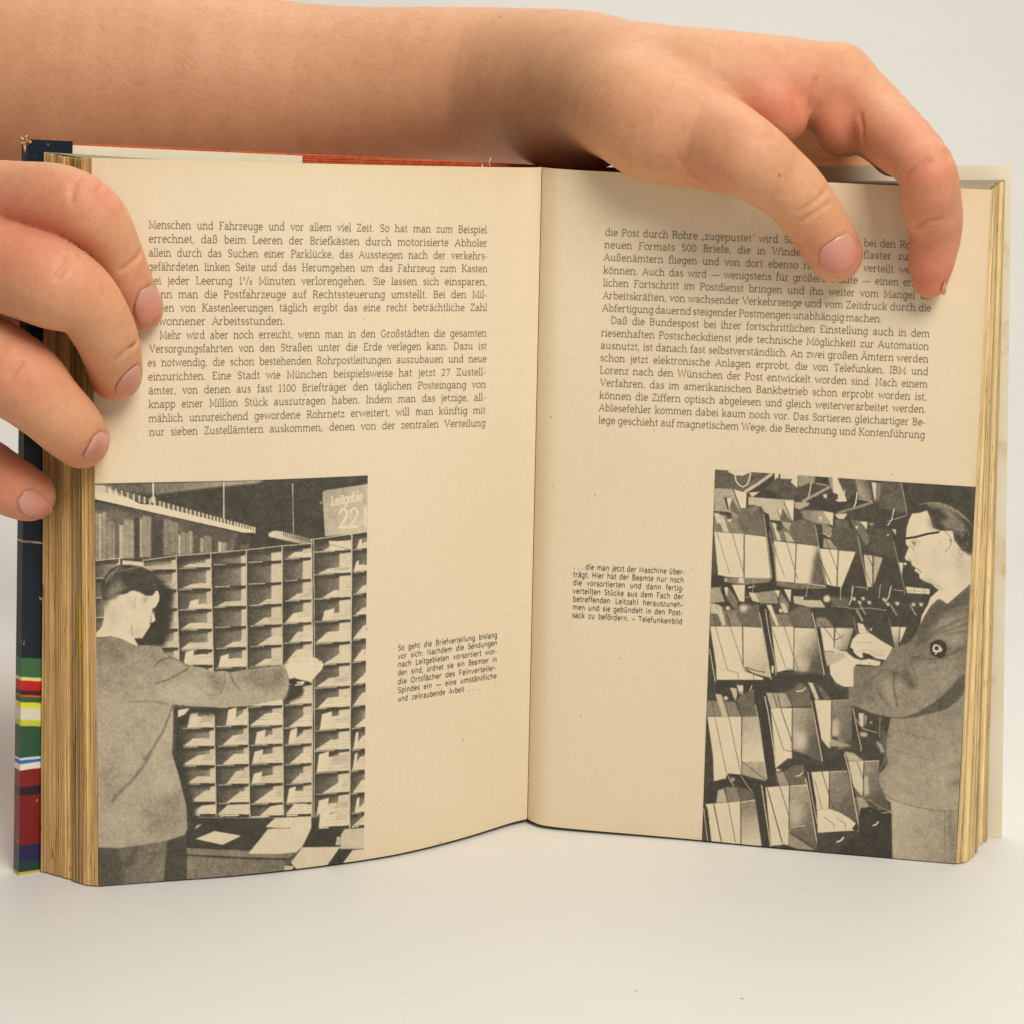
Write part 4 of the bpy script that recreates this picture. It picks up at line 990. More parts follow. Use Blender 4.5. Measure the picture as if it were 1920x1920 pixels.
    P(.16, [(100, 600), (400, 540), (700, 640), (640, 720), (150, 690)], 1.5); P(.85, [(0, 640), (120, 630), (90, 680), (10, 700)], .6); P(.34, [(150, 700), (300, 720), (420, 960), (360, 1040), (240, 850)], 1); P(.9, [(285, 725), (378, 730), (370, 830)], .3); A.disc(.95, 240, 800, 16, .5); P(.5, [(390, 740), (480, 740), (430, 790)], 1.5)
    P(.2, [(390, 800), (660, 820), (740, 1000), (760, 1200), (400, 1100)], 1.2); P(.75, [(690, 815), (748, 818), (740, 890)], .4); A.disc(.9, 640, 892, 12, .4); P(.22, [(0, 820), (200, 830), (250, 920), (300, 1180), (200, 1110), (0, 1100)], 1.2); L(.75, 1, [(250, 920), (320, 1280), (380, 1560)]); L(.6, 1, [(710, 970), (770, 1230), (860, 1600)])
    P(.8, [(330, 1150), (452, 1160), (442, 1560), (375, 1560)], .4); P(.7, [(460, 1165), (575, 1185), (452, 1550)], 1.2); L(.15, 1.3, [(360, 1130), (440, 1290)]); L(.3, 1.2, [(345, 1350), (430, 1540)]); P(.94, [(780, 1240), (840, 1250), (820, 1400)], .6); A.disc(.9, 865, 1260, 18, .5); L(.15, 2, [(445, 1160), (445, 1560)], .5)
    P(.92, [(870, 1552), (1180, 1580), (1182, 1645), (890, 1632)], .4); L(.3, 1, [(985, 1560), (980, 1640)]); L(.3, 1, [(1110, 1570), (1108, 1640)]); L(.4, .8, [(890, 1600), (1180, 1612)])
    L(.7, 1.2, [(230, 1560), (380, 1575), (370, 1610)]); L(.6, 1.1, [(710, 1590), (860, 1610), (850, 1640)]); L(.85, 2.0, [(188, 1555), (170, 1720), (140, 1790)]); L(.85, 2, [(680, 1545), (650, 1690), (610, 1750)]); L(.7, 1.2, [(545, 1520), (525, 1700)]); L(.7, 1.2, [(30, 1560), (30, 1720)])
    for x, y in ((205, 1715), (275, 1760), (320, 1710), (400, 1760), (640, 1780), (590, 1720), (760, 1770), (970, 1780), (1070, 1780)): P(.85, [(x - 26, y - 20), (x + 26, y - 16), (x + 16, y + 28), (x - 12, y + 18)], 1.2)
    for x in (300, 700, 950): L(.6, 3, [(x - 20, 1790), (x + 50, 1910)], 1.2, .8)
    L(.6, 2, [(0, 1810), (200, 1840), (420, 1830), (620, 1860)], .7, .7); L(.65, 4, [(240, 1860), (310, 1990)], .8, .8)
    # the clerk with glasses
    P(.94, [(1150, 570), (1060, 598), (960, 610), (915, 690), (885, 800), (872, 930), (872, 1000), (912, 1050), (885, 1110), (858, 1180), (880, 1215), (940, 1222), (952, 1270), (1000, 1310), (985, 1350), (1020, 1365), (1045, 1385), (1050, 1440), (1110, 1475), (1210, 1512), (1268, 1570), (1300, 1592), (1330, 1700), (1410, 1770), (1720, 1520), (1720, 1080), (1600, 1090), (1500, 950), (1480, 830), (1300, 830), (1200, 700)], .4)
    P(.6, [(1050, 1440), (1110, 1475), (1210, 1512), (1300, 1592), (1420, 1600), (1200, 1440)], 3, .6); P(.8, [(1500, 1100), (1720, 1110), (1720, 1500), (1560, 1600)], 5, .6)
    P(.74, [(930, 1060), (1010, 1090), (1060, 1250), (1010, 1300), (960, 1200)], 6, .6); P(.72, [(1100, 1000), (1350, 1050), (1500, 1250), (1350, 1420), (1150, 1350)], 14, .38); P(.66, [(1480, 900), (1700, 1100), (1700, 1480), (1520, 1300)], 10, .5); P(.75, [(900, 820), (1000, 800), (1010, 880), (890, 900)], 5, .5); P(.6, [(950, 940), (1060, 950), (1040, 1010), (960, 1010)], 4, .6)
    P(.12, [(930, 560), (940, 490), (1000, 450), (1100, 430), (1250, 398), (1400, 405), (1560, 460), (1690, 560), (1760, 640), (1760, 1080), (1700, 1140), (1640, 1100), (1560, 1000), (1540, 900), (1600, 800), (1500, 760), (1420, 790), (1330, 800), (1280, 820), (1220, 790), (1180, 640), (1140, 565), (1060, 598), (960, 610)], .8)
    P(.62, [(1140, 500), (1300, 480), (1480, 560), (1640, 760), (1640, 830), (1520, 850), (1400, 790), (1300, 700), (1440, 680), (1330, 560)], 4, .55)
    for k in range(34):
        t = k / 33; x = 1090 + 560 * t; y = 470 - 60 * math.sin(t * 2.6) + 200 * t * t
        L(.8 if k % 3 else .1, .8, [(x - 60, y + 30), (x + 20, y + 10 + 30 * t), (x + 110, y + 60 + 90 * t)], .4, .5)
    for k in range(26):
        x, y = 1540 + r.random() * 150, 780 + r.random() * 330; L(.75 if k % 2 else .08, .8, [(x, y), (x + 25, y + 30), (x + 30, y + 70)], .4, .6)
    P(.35, [(1130, 640), (1230, 700), (1260, 830), (1180, 800)], 4, .6)
    L(.06, 4.2, [(862, 935), (1000, 912), (1150, 870), (1295, 846)], .4); L(.45, 1.2, [(1370, 830), (1430, 890), (1462, 950), (1440, 1040), (1385, 1090)]); L(.2, 1.8, [(1440, 940), (1465, 965)]); P(.97, [(865, 950), (905, 960), (915, 1030)], .4)
    P(.3, [(940, 960), (1000, 985), (985, 1040), (960, 1000)], 1.2, .8); L(.4, 1.3, [(920, 1020), (960, 1060), (980, 1080)], .7); L(.35, 1.6, [(900, 1180), (940, 1215)], .8, .8); L(.3, 1.6, [(985, 1300), (1050, 1340), (1070, 1365)], .6); L(.5, 1.4, [(1010, 1270), (980, 1180)], 1, .5); A.disc(.7, 1320, 980, 22, 2, .6)
    P(.93, [(1300, 1590), (1190, 1690), (1160, 1780), (1080, 1920), (1050, 2090), (1190, 1860), (1300, 1710), (1410, 1770), (1340, 1660)], .4); P(.14, [(1290, 1705), (1400, 1772), (1200, 1850), (1210, 1790)], .5, .8)
    # uniform jacket
    T(4)
    jk = [(1195, 10), (1100, 170), (1050, 265), (1000, 380), (930, 480), (700, 560), (610, 715), (545, 790), (300, 800), (205, 790), (155, 850), (140, 960), (135, 1290), (205, 1310), (420, 1400), (680, 1455), (640, 1640), (620, 1920), (645, 2040), (600, 2120), (540, 2180), (505, 2320), (540, 2420), (600, 2500), (680, 2560), (1000, 2660), (1300, 2720), (1720, 2720), (1780, -250), (1700, -270), (1410, -10), (1300, -80)]
    P(.42, jk, .5, g=(.30, (1200, 100), .58, (1100, 2200)))
    P(.22, [(1200, 20), (1330, -70), (1420, -5), (1700, -200), (1700, -60), (1400, 60), (1240, 330), (1060, 540), (980, 520), (1060, 280)], 2.5, .8)
    P(.56, [(1300, 200), (1640, 60), (1660, 520), (1420, 480), (1150, 420)], 7, .7); P(.52, [(1000, 720), (1600, 700), (1500, 1000), (1100, 1250), (900, 1150), (1020, 1000)], 8, .7); P(.55, [(560, 950), (800, 1000), (780, 1330), (600, 1200)], 6, .7); P(.32, [(150, 850), (420, 830), (400, 1300), (140, 1290)], 8, .6)
    P(.2, [(1640, 870), (1560, 940), (1400, 1130), (1200, 1280), (1020, 1390), (800, 1470), (1000, 1450), (1400, 1345), (1560, 1230), (1640, 1090)], 1.2, .9); P(.2, [(850, 830), (910, 850), (1000, 1070), (960, 1100), (830, 940)], 4, .8)
    for w, al, p in ((3, .7, [(980, 680), (1100, 695), (1280, 690), (1480, 620), (1650, 530)]), (2, .8, [(980, 680), (1070, 650)]), (4, .6, [(1110, 490), (1200, 380), (1350, 290), (1640, 160)]), (4, .5, [(1250, 380), (1420, 320), (1650, 240)]), (4, .5, [(1420, 370), (1650, 330)]), (3, .7, [(1280, 110), (1420, 30), (1660, -20)]), (3.4, .7, [(720, 900), (710, 1040), (740, 1180), (760, 1300)]), (3, .5, [(500, 1100), (580, 1220), (680, 1330)]), (3.4, .5, [(560, 850), (460, 930), (400, 1000)]), (2.4, .5, [(950, 760), (990, 900), (1020, 1040)]), (3, .6, [(560, 840), (680, 850), (790, 900)]), (2.5, .8, [(205, 1310), (420, 1400), (690, 1458), (900, 1450)])):
        L(.2, w * 1.2, p, w * 1.1, al * .85)
    A.disc(.06, 1295, 560, 112, .6); P(.06, [(1190, 480), (1200, 640), (1320, 690), (1400, 640)], .6)
    L(.95, 2.4, [(1270 + 38 * math.cos(t), 555 + 38 * math.sin(t)) for t in np.linspace(0, 6.3, 22)]); P(.95, [(1272, 608), (1320, 580), (1312, 520), (1352, 578), (1320, 608)], .3); L(.95, 2.2, [(1250, 510), (1228, 545), (1240, 590), (1270, 612), (1255, 632)]); P(.95, [(1222, 560), (1245, 560), (1248, 610), (1225, 600)], .3)
    # pocket, hem, trousers
    L(.36, 1.1, [(690, 1850), (800, 1900), (1220, 2010), (1270, 1760)], .6, .8); L(.4, 3, [(740, 1610), (1000, 1690), (1250, 1740)], 2.5, .5); L(.45, 1.1, [(1100, 1900), (1220, 1930), (1250, 1760)], .6, .5)
    T(6)
    P(.62, [(680, 860), (800, 910), (1000, 962), (1300, 1020), (1600, 1020), (1600, 1720), (690, 1650)], .4, g=(.66, (750, 1200), .52, (1500, 1300))); L(.25, 1.2, [(600, 800), (680, 860), (800, 908), (1000, 962), (1300, 1018), (1580, 1012)], .5); L(.32, 1.1, [(1378, 1030), (1385, 1690)], .5); P(.3, [(1420, 1030), (1470, 1030), (1500, 1500), (1460, 1600), (1430, 1300)], 4, .7)
    P(.34, [(690, 640), (850, 700), (1010, 790), (880, 760)], 5, .7); P(.3, [(1400, 740), (1600, 690), (1600, 560), (1480, 640)], 6, .7); P(.38, [(1400, 440), (1600, 380), (1600, 480)], 5, .6); L(.75, 1.2, [(515, 590), (540, 470), (580, 390), (600, 330)], .6, .5); P(.42, [(560, 0), (680, 0), (650, 500), (600, 700), (520, 620), (600, 330)], 4, .5)
    T(4)      # hands
    P(.94, [(158, 555), (165, 510), (190, 450), (245, 388), (310, 372), (405, 370), (470, 410), (560, 470), (700, 550), (655, 640), (608, 715), (560, 705), (480, 695), (400, 640), (330, 625), (320, 695), (270, 680), (205, 625), (195, 580)], .4)
    P(.7, [(420, 470), (640, 560), (600, 690), (420, 620)], 8, .5); P(.72, [(20, 800), (140, 860), (130, 1050), (20, 1040)], 9, .5)
    P(.10, [(310, 615), (400, 645), (480, 690), (380, 715), (320, 690)], .8); L(.4, 1, [(230, 490), (260, 500), (310, 490), (440, 490)], .5, .7); L(.4, 1, [(260, 600), (380, 580), (480, 640), (600, 660)], .6, .6); L(.4, 1, [(230, 620), (280, 600)], .5, .6)
    P(.08, [(90, 610), (180, 620), (280, 690), (330, 700), (260, 760)], .8)
    P(.94, [(-60, 560), (30, 600), (110, 610), (200, 690), (300, 720), (400, 700), (480, 720), (548, 735), (535, 785), (480, 790), (390, 782), (240, 770), (170, 840), (145, 950), (138, 1062), (60, 1055), (-30, 1010), (-100, 900), (-110, 800), (-60, 700)], .4); L(.3, 1.1, [(395, 750), (410, 780)], .4); L(.45, 1, [(490, 725), (495, 780)], .4, .7); L(.35, 1.1, [(90, 610), (200, 690), (280, 740)], .6, .6)
    P(.88, [(250, 240), (335, 262), (405, 370), (270, 375)], .5); L(.1, 1.5, [(310, 220), (380, 360)]); P(.85, [(400, 310), (440, 310), (430, 345)], .5); P(.75, [(680, 290), (790, 286), (772, 560), (730, 540)], .4, g=(.9, (720, 300), .4, (740, 540))); P(.88, [(800, 290), (882, 290), (795, 500)], .4); L(.5, 1, [(190, 160), (240, 380)]); L(.5, 1, [(650, 180), (735, 540)])
    P(.28, [(0, 1230), (110, 1240), (200, 1330), (290, 1850), (0, 1860)], 1.5, g=(.5, (0, 1500), .14, (180, 1500))); L(.8, 1.4, [(190, 1330), (240, 1600), (297, 1850), (290, 1890)]); P(.85, [(262, 1400), (330, 1400), (325, 1580), (280, 1560)], 1.2); P(.6, [(340, 1420), (370, 1430), (360, 1560), (340, 1560)], 1.5); L(.8, 1.2, [(230, 1480), (320, 1600), (500, 1650)]); L(.7, 2, [(540, 1450), (530, 1700)], 1.5, .6); A.disc(.8, 425, 1520, 16); A.disc(.15, 425, 1520, 9); P(.7, [(280, 1640), (380, 1660), (370, 1710), (290, 1700)], 1.5); P(.6, [(480, 1750), (560, 1800), (600, 1900), (560, 1920)], 1.5)
    for k in range(40): A.disc(.7, 540 + r.random() * 60, 1440 + r.random() * 380, 4, .3, .6)
    T(3)      # second row
    P(.4, [(150, 20), (560, 120), (560, 310), (140, 300)], .8); P(.8, [(150, 20), (220, 20), (330, 300), (290, 300), (245, 150), (160, 140)], .5); P(.32, [(180, 150), (245, 150), (300, 300), (215, 300)], .6); P(.46, [(345, 130), (470, 130), (556, 300), (405, 300)], .6); P(.85, [(230, 20), (290, 60), (350, 290), (320, 290)], .5); A.disc(.12, 360, 70, 42, 1); A.disc(.88, 375, 75, 26, .8); L(.15, 1.6, [(360, 140), (410, 300)])
    P(.31, [(480, 150), (560, 60), (770, 10), (815, 315), (560, 300)], .8); P(.86, [(510, 60), (560, 25), (650, 40), (600, 110), (550, 130)], 3)
    P(.95, [(150, 312), (556, 308), (562, 800), (620, 890), (820, 960), (820, 985), (230, 990), (222, 830)], .3); P(.86, [(568, 308), (808, 320), (922, 960), (700, 900), (570, 820)], .5, g=(.95, (600, 500), .74, (850, 800))); L(.15, 1.6, [(562, 310), (565, 800)], .5); L(.2, 1.1, [(175, 150), (240, 400), (365, 860), (500, 900), (505, 980)]); L(.25, 1.1, [(350, 140), (420, 360), (585, 870), (700, 900), (700, 980)]); L(.3, 2.2, [(600, 825), (740, 870), (840, 885)], .8)
    P(.14, [(140, 340), (160, 400), (225, 830), (210, 1000), (140, 620)], .6); L(.85, 1.4, [(140, 600), (210, 1020), (200, 1055)])
    P(.09, [(770, 60), (850, 40), (900, 200), (990, 760), (985, 900), (920, 950), (880, 600)], .5); L(.82, 1.1, [(772, 120), (830, 400), (925, 990)]); L(.9, 1.2, [(850, 80), (900, 400), (975, 780), (985, 930)]); P(.9, [(930, 800), (960, 810), (955, 900), (930, 890)], .6)
    P(.42, [(900, 140), (1150, 140), (1215, 310), (930, 300)], .8); P(.9, [(870, 25), (930, 25), (1025, 285), (990, 290)], .5); P(.8, [(1040, 0), (1100, 0), (1145, 120), (1090, 130)], .5); A.disc(.15, 1000, 60, 40, 1); A.disc(.85, 1050, 95, 26, .8)
    P(.95, [(930, 302), (1215, 302), (1208, 850), (1100, 855), (1000, 885)], .3); P(.7, [(1224, 312), (1490, 320), (1602, 905), (1210, 860)], .6, g=(.92, (1290, 450), .24, (1560, 640))); P(.85, [(1225, 700), (1400, 700), (1400, 880), (1215, 850)], 6, .7); P(.5, [(1225, 420), (1300, 420), (1240, 600)], 8, .4); L(.18, 1.5, [(1218, 310), (1210, 850)], .5); L(.25, 1.1, [(940, 330), (1110, 830), (1200, 850)]); L(.22, 1.2, [(1040, 140), (1110, 350), (1210, 680), (1262, 840)])
    P(.31, [(1140, 130), (1290, 30), (1430, 60), (1492, 312), (1212, 300)], .8); P(.09, [(1445, 90), (1500, 180), (1560, 300), (1610, 620), (1605, 880), (1530, 450)], .7); L(.88, 1.4, [(1450, 120), (1500, 330), (1602, 900), (1580, 940)])
    P(.4, [(1500, 180), (1620, 170), (1730, 300), (1500, 300)], .8); P(.93, [(1555, 308), (1728, 308), (1725, 608), (1605, 600)], .3); P(.78, [(1750, 310), (1980, 310), (1900, 590), (1735, 590)], .8, g=(.9, (1760, 400), .4, (1960, 500))); P(.7, [(1600, 610), (1850, 615), (1900, 700), (1640, 800)], .8); L(.2, 1.4, [(1550, 230), (1730, 470), (1860, 400)]); L(.25, 1.2, [(1750, 340), (1850, 470)])
    P(.94, [(1690, 860), (1740, 780), (1830, 700), (1980, 680), (1980, 1060), (1860, 1058), (1780, 1010), (1720, 930)], .4)
    P(.10, [(200, 1020), (400, 992), (930, 990), (1000, 905), (1610, 915), (1560, 1000), (1300, 950), (1000, 1150), (930, 1150), (480, 1090), (200, 1100)], .8)
    # third row
    P(.45, [(100, 1260), (460, 1270), (540, 1460), (100, 1460)], .8); P(.75, [(210, 1170), (290, 1180), (370, 1460), (300, 1460)], .5); P(.75, [(400, 1090), (480, 1100), (490, 1180), (470, 1260), (440, 1200)], .6); A.disc(.1, 350, 1200, 45, 1); A.disc(.9, 345, 1225, 26, .8); P(.92, [(500, 1060), (565, 1060), (565, 1160), (510, 1120)], .5); L(.9, 1.6, [(490, 1050), (520, 1150), (580, 1180), (640, 1150), (675, 1060)])
    P(.30, [(480, 1270), (540, 1180), (700, 1100), (760, 1250), (750, 1460), (545, 1455)], .8); P(.95, [(110, 1465), (542, 1460), (540, 2200), (190, 2290), (180, 1960)], .3); P(.86, [(552, 1458), (752, 1452), (830, 1960), (868, 2250), (545, 2030)], .6, g=(.66, (600, 1560), .9, (760, 1900))); L(.15, 1.6, [(547, 1460), (540, 2030)], .5); L(.2, 1.2, [(160, 1270), (210, 1500), (290, 1900), (350, 2190)]); L(.2, 1.2, [(340, 1290), (390, 1500), (470, 1900), (530, 2180)])
    P(.09, [(710, 1260), (700, 1120), (800, 1160), (880, 1330), (960, 1920), (985, 2150), (870, 2200), (820, 1900), (770, 1500)], .6); L(.75, 1.2, [(720, 1300), (770, 1540), (820, 1920), (865, 2250)]); L(.92, 1.5, [(840, 1200), (880, 1380), (960, 1920), (980, 2110)])
    P(.7, [(860, 1150), (940, 1150), (1000, 1340), (920, 1340)], .5); P(.6, [(950, 1150), (1110, 1150), (1190, 1320), (1010, 1340)], .6); P(.30, [(1110, 1150), (1300, 1020), (1400, 1080), (1450, 1320), (1195, 1330)], .8); P(.95, [(920, 1345), (1190, 1342), (1186, 1880), (1190, 2100), (990, 2160)], .3); P(.42, [(1196, 1350), (1450, 1335), (1560, 1930), (1575, 2040), (1200, 1870)], .6, g=(.6, (1220, 1600), .26, (1500, 1700))); P(.92, [(1220, 1650), (1360, 1640), (1370, 1860), (1210, 1860)], 7, .85); L(.92, 1.6, [(1205, 1348), (1300, 1345)], .5, .7)
    L(.16, 1.5, [(1192, 1345), (1186, 1860)], .5); L(.2, 1.2, [(930, 1400), (1080, 1880), (1190, 1900)]); L(.15, 1.6, [(1000, 1160), (1060, 1400), (1190, 1780)]); L(.9, 1.5, [(1440, 1250), (1480, 1480), (1555, 1900), (1578, 2020)]); P(.10, [(1420, 1100), (1480, 1250), (1570, 1680), (1560, 1720), (1460, 1350)], .8); P(.8, [(1400, 1010), (1460, 1020), (1540, 1230), (1490, 1230)], .6)
    P(.93, [(1480, 1238), (1695, 1235), (1690, 1720), (1680, 1860), (1640, 1830), (1570, 1740)], .3); P(.45, [(1702, 1240), (1960, 1228), (1960, 1760), (1700, 1690)], .8, g=(.46, (1720, 1300), .34, (1950, 1500))); P(.9, [(1710, 1500), (1790, 1480), (1790, 1700), (1700, 1690)], 4, .8); L(.18, 1.5, [(1698, 1240), (1690, 1700)], .5); L(.9, 1.2, [(1705, 1238), (1900, 1230)], .4, .6); P(.6, [(1690, 1730), (1960, 1830), (1900, 1830), (1650, 1830)], .8); P(.3, [(1560, 1060), (1700, 1230), (1600, 1230), (1500, 1040)], 1.2); L(.92, 2, [(1250, 1125), (1320, 1120), (1360, 1080)], .5)
    T(5)      # bottom row
    P(.6, [(550, 390), (830, 390), (865, 640), (550, 560)], .5); L(.25, 1.6, [(545, 385), (860, 630)], .6); P(.09, [(130, 660), (350, 640), (345, 570), (380, 545), (530, 555), (680, 630), (860, 640), (960, 600), (960, 710), (800, 720), (780, 850), (700, 800), (480, 700), (280, 740), (220, 950), (80, 930), (100, 700)], .6); L(.8, 1.4, [(360, 560), (400, 640), (440, 700), (415, 860), (450, 890)], .4, .8); L(.7, 1.2, [(535, 570), (600, 680), (690, 790)], .4); A.disc(.85, 430, 620, 24, 2)
    P(.45, [(330, 720), (480, 720), (530, 900), (370, 910)], .8); P(.7, [(240, 760), (320, 740), (360, 910), (220, 920)], 1); P(.28, [(480, 700), (670, 760), (715, 885), (530, 905)], 1); P(.95, [(85, 940), (525, 902), (527, 1460), (150, 1420)], .3); P(.7, [(535, 912), (716, 882), (803, 1480), (535, 1460)], .6, g=(.5, (600, 1000), .85, (700, 1400))); L(.15, 1.6, [(530, 910), (530, 1450)], .5); L(.92, 1.6, [(540, 908), (715, 880)], .4); L(.15, 2, [(185, 940), (280, 1420)], .5); L(.2, 1.3, [(320, 730), (380, 980), (460, 1430)])
    P(.09, [(715, 850), (690, 780), (790, 690), (840, 880), (915, 1490), (800, 1490), (750, 1100)], .6); L(.9, 1.5, [(795, 690), (840, 1000), (910, 1480)]); P(.12, [(80, 950), (110, 1000), (155, 1420), (60, 1420)], .6); L(.8, 1.2, [(55, 1000), (105, 1410)])
    P(.12, [(980, 470), (1140, 340), (1200, 350), (1400, 420), (1560, 430), (1680, 400), (1680, 500), (1560, 510), (1430, 450), (1060, 500)], .8); P(.55, [(970, 520), (1080, 520), (1150, 690), (1020, 700)], .8); P(.3, [(1080, 520), (1200, 440), (1340, 420), (1375, 690), (1160, 690)], .8); L(.92, 2, [(1235, 572), (1290, 560), (1322, 520)], .5)
    P(.93, [(850, 720), (1150, 692), (1146, 1240), (1140, 1470), (1080, 1460), (920, 1470)], .3); P(.52, [(1160, 700), (1376, 686), (1460, 1200), (1515, 1520), (1146, 1290)], .6, g=(.6, (1200, 900), .32, (1440, 1100))); P(.85, [(1180, 940), (1320, 930), (1330, 1200), (1165, 1210)], 8, .7); L(.92, 1.8, [(1165, 698), (1370, 686)], .4); L(.85, 1.6, [(1170, 1230), (1350, 1210)], .6, .8); L(.3, 1.6, [(1150, 1250), (1500, 1510)], .6); P(.55, [(1146, 1300), (1490, 1530), (1140, 1500)], .8); L(.15, 1.6, [(1155, 700), (1146, 1240)], .5); L(.15, 2, [(870, 730), (930, 950), (1060, 1430)], .5); L(.2, 1.5, [(975, 530), (1060, 800), (1145, 1080)]); P(.07, [(1030, 1470), (1080, 1450), (1250, 1510), (1200, 1530)], .6)
    P(.09, [(1370, 440), (1420, 480), (1500, 900), (1505, 1200), (1440, 820)], .6); L(.92, 1.6, [(1360, 600), (1400, 780), (1520, 1510)]); L(.85, 1.3, [(1390, 520), (1440, 820), (1510, 1180)])
    P(.92, [(1440, 520), (1668, 505), (1662, 995), (1505, 1005), (1500, 900)], .3); P(.42, [(1674, 510), (2060, 500), (2120, 1000), (2070, 1180), (1672, 1000)], .6, g=(.48, (1700, 600), .3, (2050, 900))); L(.92, 1.6, [(1680, 512), (1900, 500)], .5, .7); L(.16, 1.5, [(1668, 510), (1660, 990)], .5); L(.2, 1.5, [(1560, 480), (1660, 800), (1760, 1100)]); L(.3, 1.2, [(1480, 620), (1600, 1100), (1730, 1190), (1730, 1260)])
    P(.14, [(1515, 1310), (1930, 1270), (2470, 1050), (2480, 1700), (1500, 1560)], .8); P(.96, [(1510, 1010), (1660, 992), (1800, 1040), (1920, 1110), (2010, 1180), (1960, 1250), (1990, 1275), (1920, 1275), (1520, 1302)], .3); L(.3, 1.1, [(1600, 1100), (1730, 1195), (1735, 1260)]); L(.3, 1.1, [(1760, 1110), (1880, 1190), (1870, 1260)]); L(.9, 2.2, [(1760, 1420), (1810, 1400), (1845, 1360)], .5)
    T(6)
    P(.85, [(130, 380), (332, 370), (322, 700), (310, 830), (200, 700)], .4); P(.5, [(330, 375), (530, 370), (520, 620), (600, 800), (680, 1020), (400, 1000), (330, 830)], 1, g=(.5, (350, 500), .25, (550, 800))); P(.85, [(335, 560), (370, 560), (405, 800), (330, 830)], 2.5, .8); L(.9, 1.6, [(340, 375), (525, 368)], .5, .8); L(.15, 1.6, [(330, 380), (320, 820)], .5); L(.2, 1.4, [(210, 290), (320, 600)]); P(.7, [(80, 250), (200, 270), (320, 370), (130, 375)], .8); P(.10, [(100, 400), (240, 840), (200, 870), (120, 500)], .6); L(.92, 1.6, [(80, 280), (140, 520), (270, 1250), (250, 1290)])
    P(.6, [(240, 830), (330, 850), (400, 960), (340, 1060), (270, 1060)], 1.5); L(.8, 1.2, [(400, 870), (520, 960), (680, 1030)], .5, .7); P(.08, [(290, 980), (400, 970), (600, 1040), (690, 1060), (700, 1700), (-80, 1640), (260, 1280), (270, 1080)], 1); L(.75, 1.2, [(560, 1045), (680, 1030)], .4); L(.9, 2.4, [(450, 1205), (490, 1195), (515, 1160)], .5); L(.9, 2.2, [(0, 1420), (40, 1400), (70, 1360)], .5); A.disc(.8, 535, 995, 8); A.disc(.8, 415, 1020, 8)
    A.finish(.075)
    return A

def homography(src, dst):
    M = []
    for (x, y), (u, v) in zip(src, dst):
        M.append([x, y, 1, 0, 0, 0, -u * x, -u * y, -u]); M.append([0, 0, 0, x, y, 1, -v * x, -v * y, -v])
    return np.linalg.svd(np.array(M, float))[2][-1].reshape(3, 3)

def place_print(pg, page, art, quad, uv):
    """quad: corners of the picture traced in image pixels; uv: where those corners lie on the page (metres)"""
    Hm = homography(uv, quad)                               # page -> drawing, laid out in image pixels
    u0, u1 = min(p[0] for p in uv), max(p[0] for p in uv); v0, v1 = min(p[1] for p in uv), max(p[1] for p in uv)
    nu = int((u1 - u0) / 1.75e-4); nv = int((v1 - v0) / 1.75e-4)
    u, v = np.meshgrid(np.linspace(u0, u1, nu), np.linspace(v0, v1, nv), indexing='ij')
    q = np.stack([u, v, np.ones_like(u)], -1) @ Hm.T
    X = (q[..., 0] / q[..., 2] - art.x0) * 2 - .5; Y = (q[..., 1] / q[..., 2] - art.y0) * 2 - .5
    X = np.clip(X, 0, art.w - 2); Y = np.clip(Y, 0, art.h - 2); i, j = Y.astype(int), X.astype(int); f, e = Y - i, X - j
    a = art.a; g = (a[i, j] * (1 - f) + a[i + 1, j] * f) * (1 - e) + (a[i, j + 1] * (1 - f) + a[i + 1, j + 1] * f) * e
    P = pg.S(u, v, 0.00024).reshape(-1, 3)
    o = mesh_obj("printed_photograph", P, grid_faces(nu, nv), PRINT, page, True)
    dk, lt = np.array(srgb(62, 58, 50)[:3]), np.array(srgb(230, 212, 180)[:3])
    g = g.ravel()[:, None]; g = (0.55 * g + 0.45 * g * g * (3 - 2 * g)) ** 1.38
    color_attr(o, "Col", dk * (1 - g) + lt * g)
PRINT = mat_vcol("halftone_print", 0.6, 0.2)[0]

def uv_quad(pg, quad): return [pg.uv(*p) for p in quad]
_q = [(178.5, 908), (684.5, 890), (686, 1611), (184.5, 1661)]
_uv = uv_quad(LP, _q); _um, _vm = (_uv[1][0] + _uv[2][0]) / 2, (_uv[0][1] + _uv[1][1]) / 2
place_print(LP, page_l, print_left(), _q, [(LP.W, _vm), (_um, _vm), (_um, 0.0), (LP.W, 0.0)])
_q = [(1342, 885), (1829, 908), (1792, 1619), (1315, 1575)]
_uv = uv_quad(RP, _q); _um, _vm = (_uv[0][0] + _uv[3][0]) / 2, (_uv[0][1] + _uv[1][1]) / 2
place_print(RP, page_r, print_right(), _q, [(_um, _vm), (RP.W, _vm), (RP.W, 0.0), (_um, 0.0)])
# ------------------------------------------------------------------ the person: two bare forearms and hands
person = thing("person", "person with bare arms holding the open book upright with both hands", "person")

def plane_depth(pg, x, y):
    a, b = pg.c[0], pg.c[-1]; n = np.cross(b - a, UP); n /= np.linalg.norm(n)
    d = ray(x, y); t = ((a - CAM) @ n) / (d @ n)
    return t * (d @ FWD)

def smin(a, b, k):
    h = np.clip(0.5 + 0.5 * (b - a) / k, 0, 1)
    return b + (a - b) * h - k * h * (1 - h)

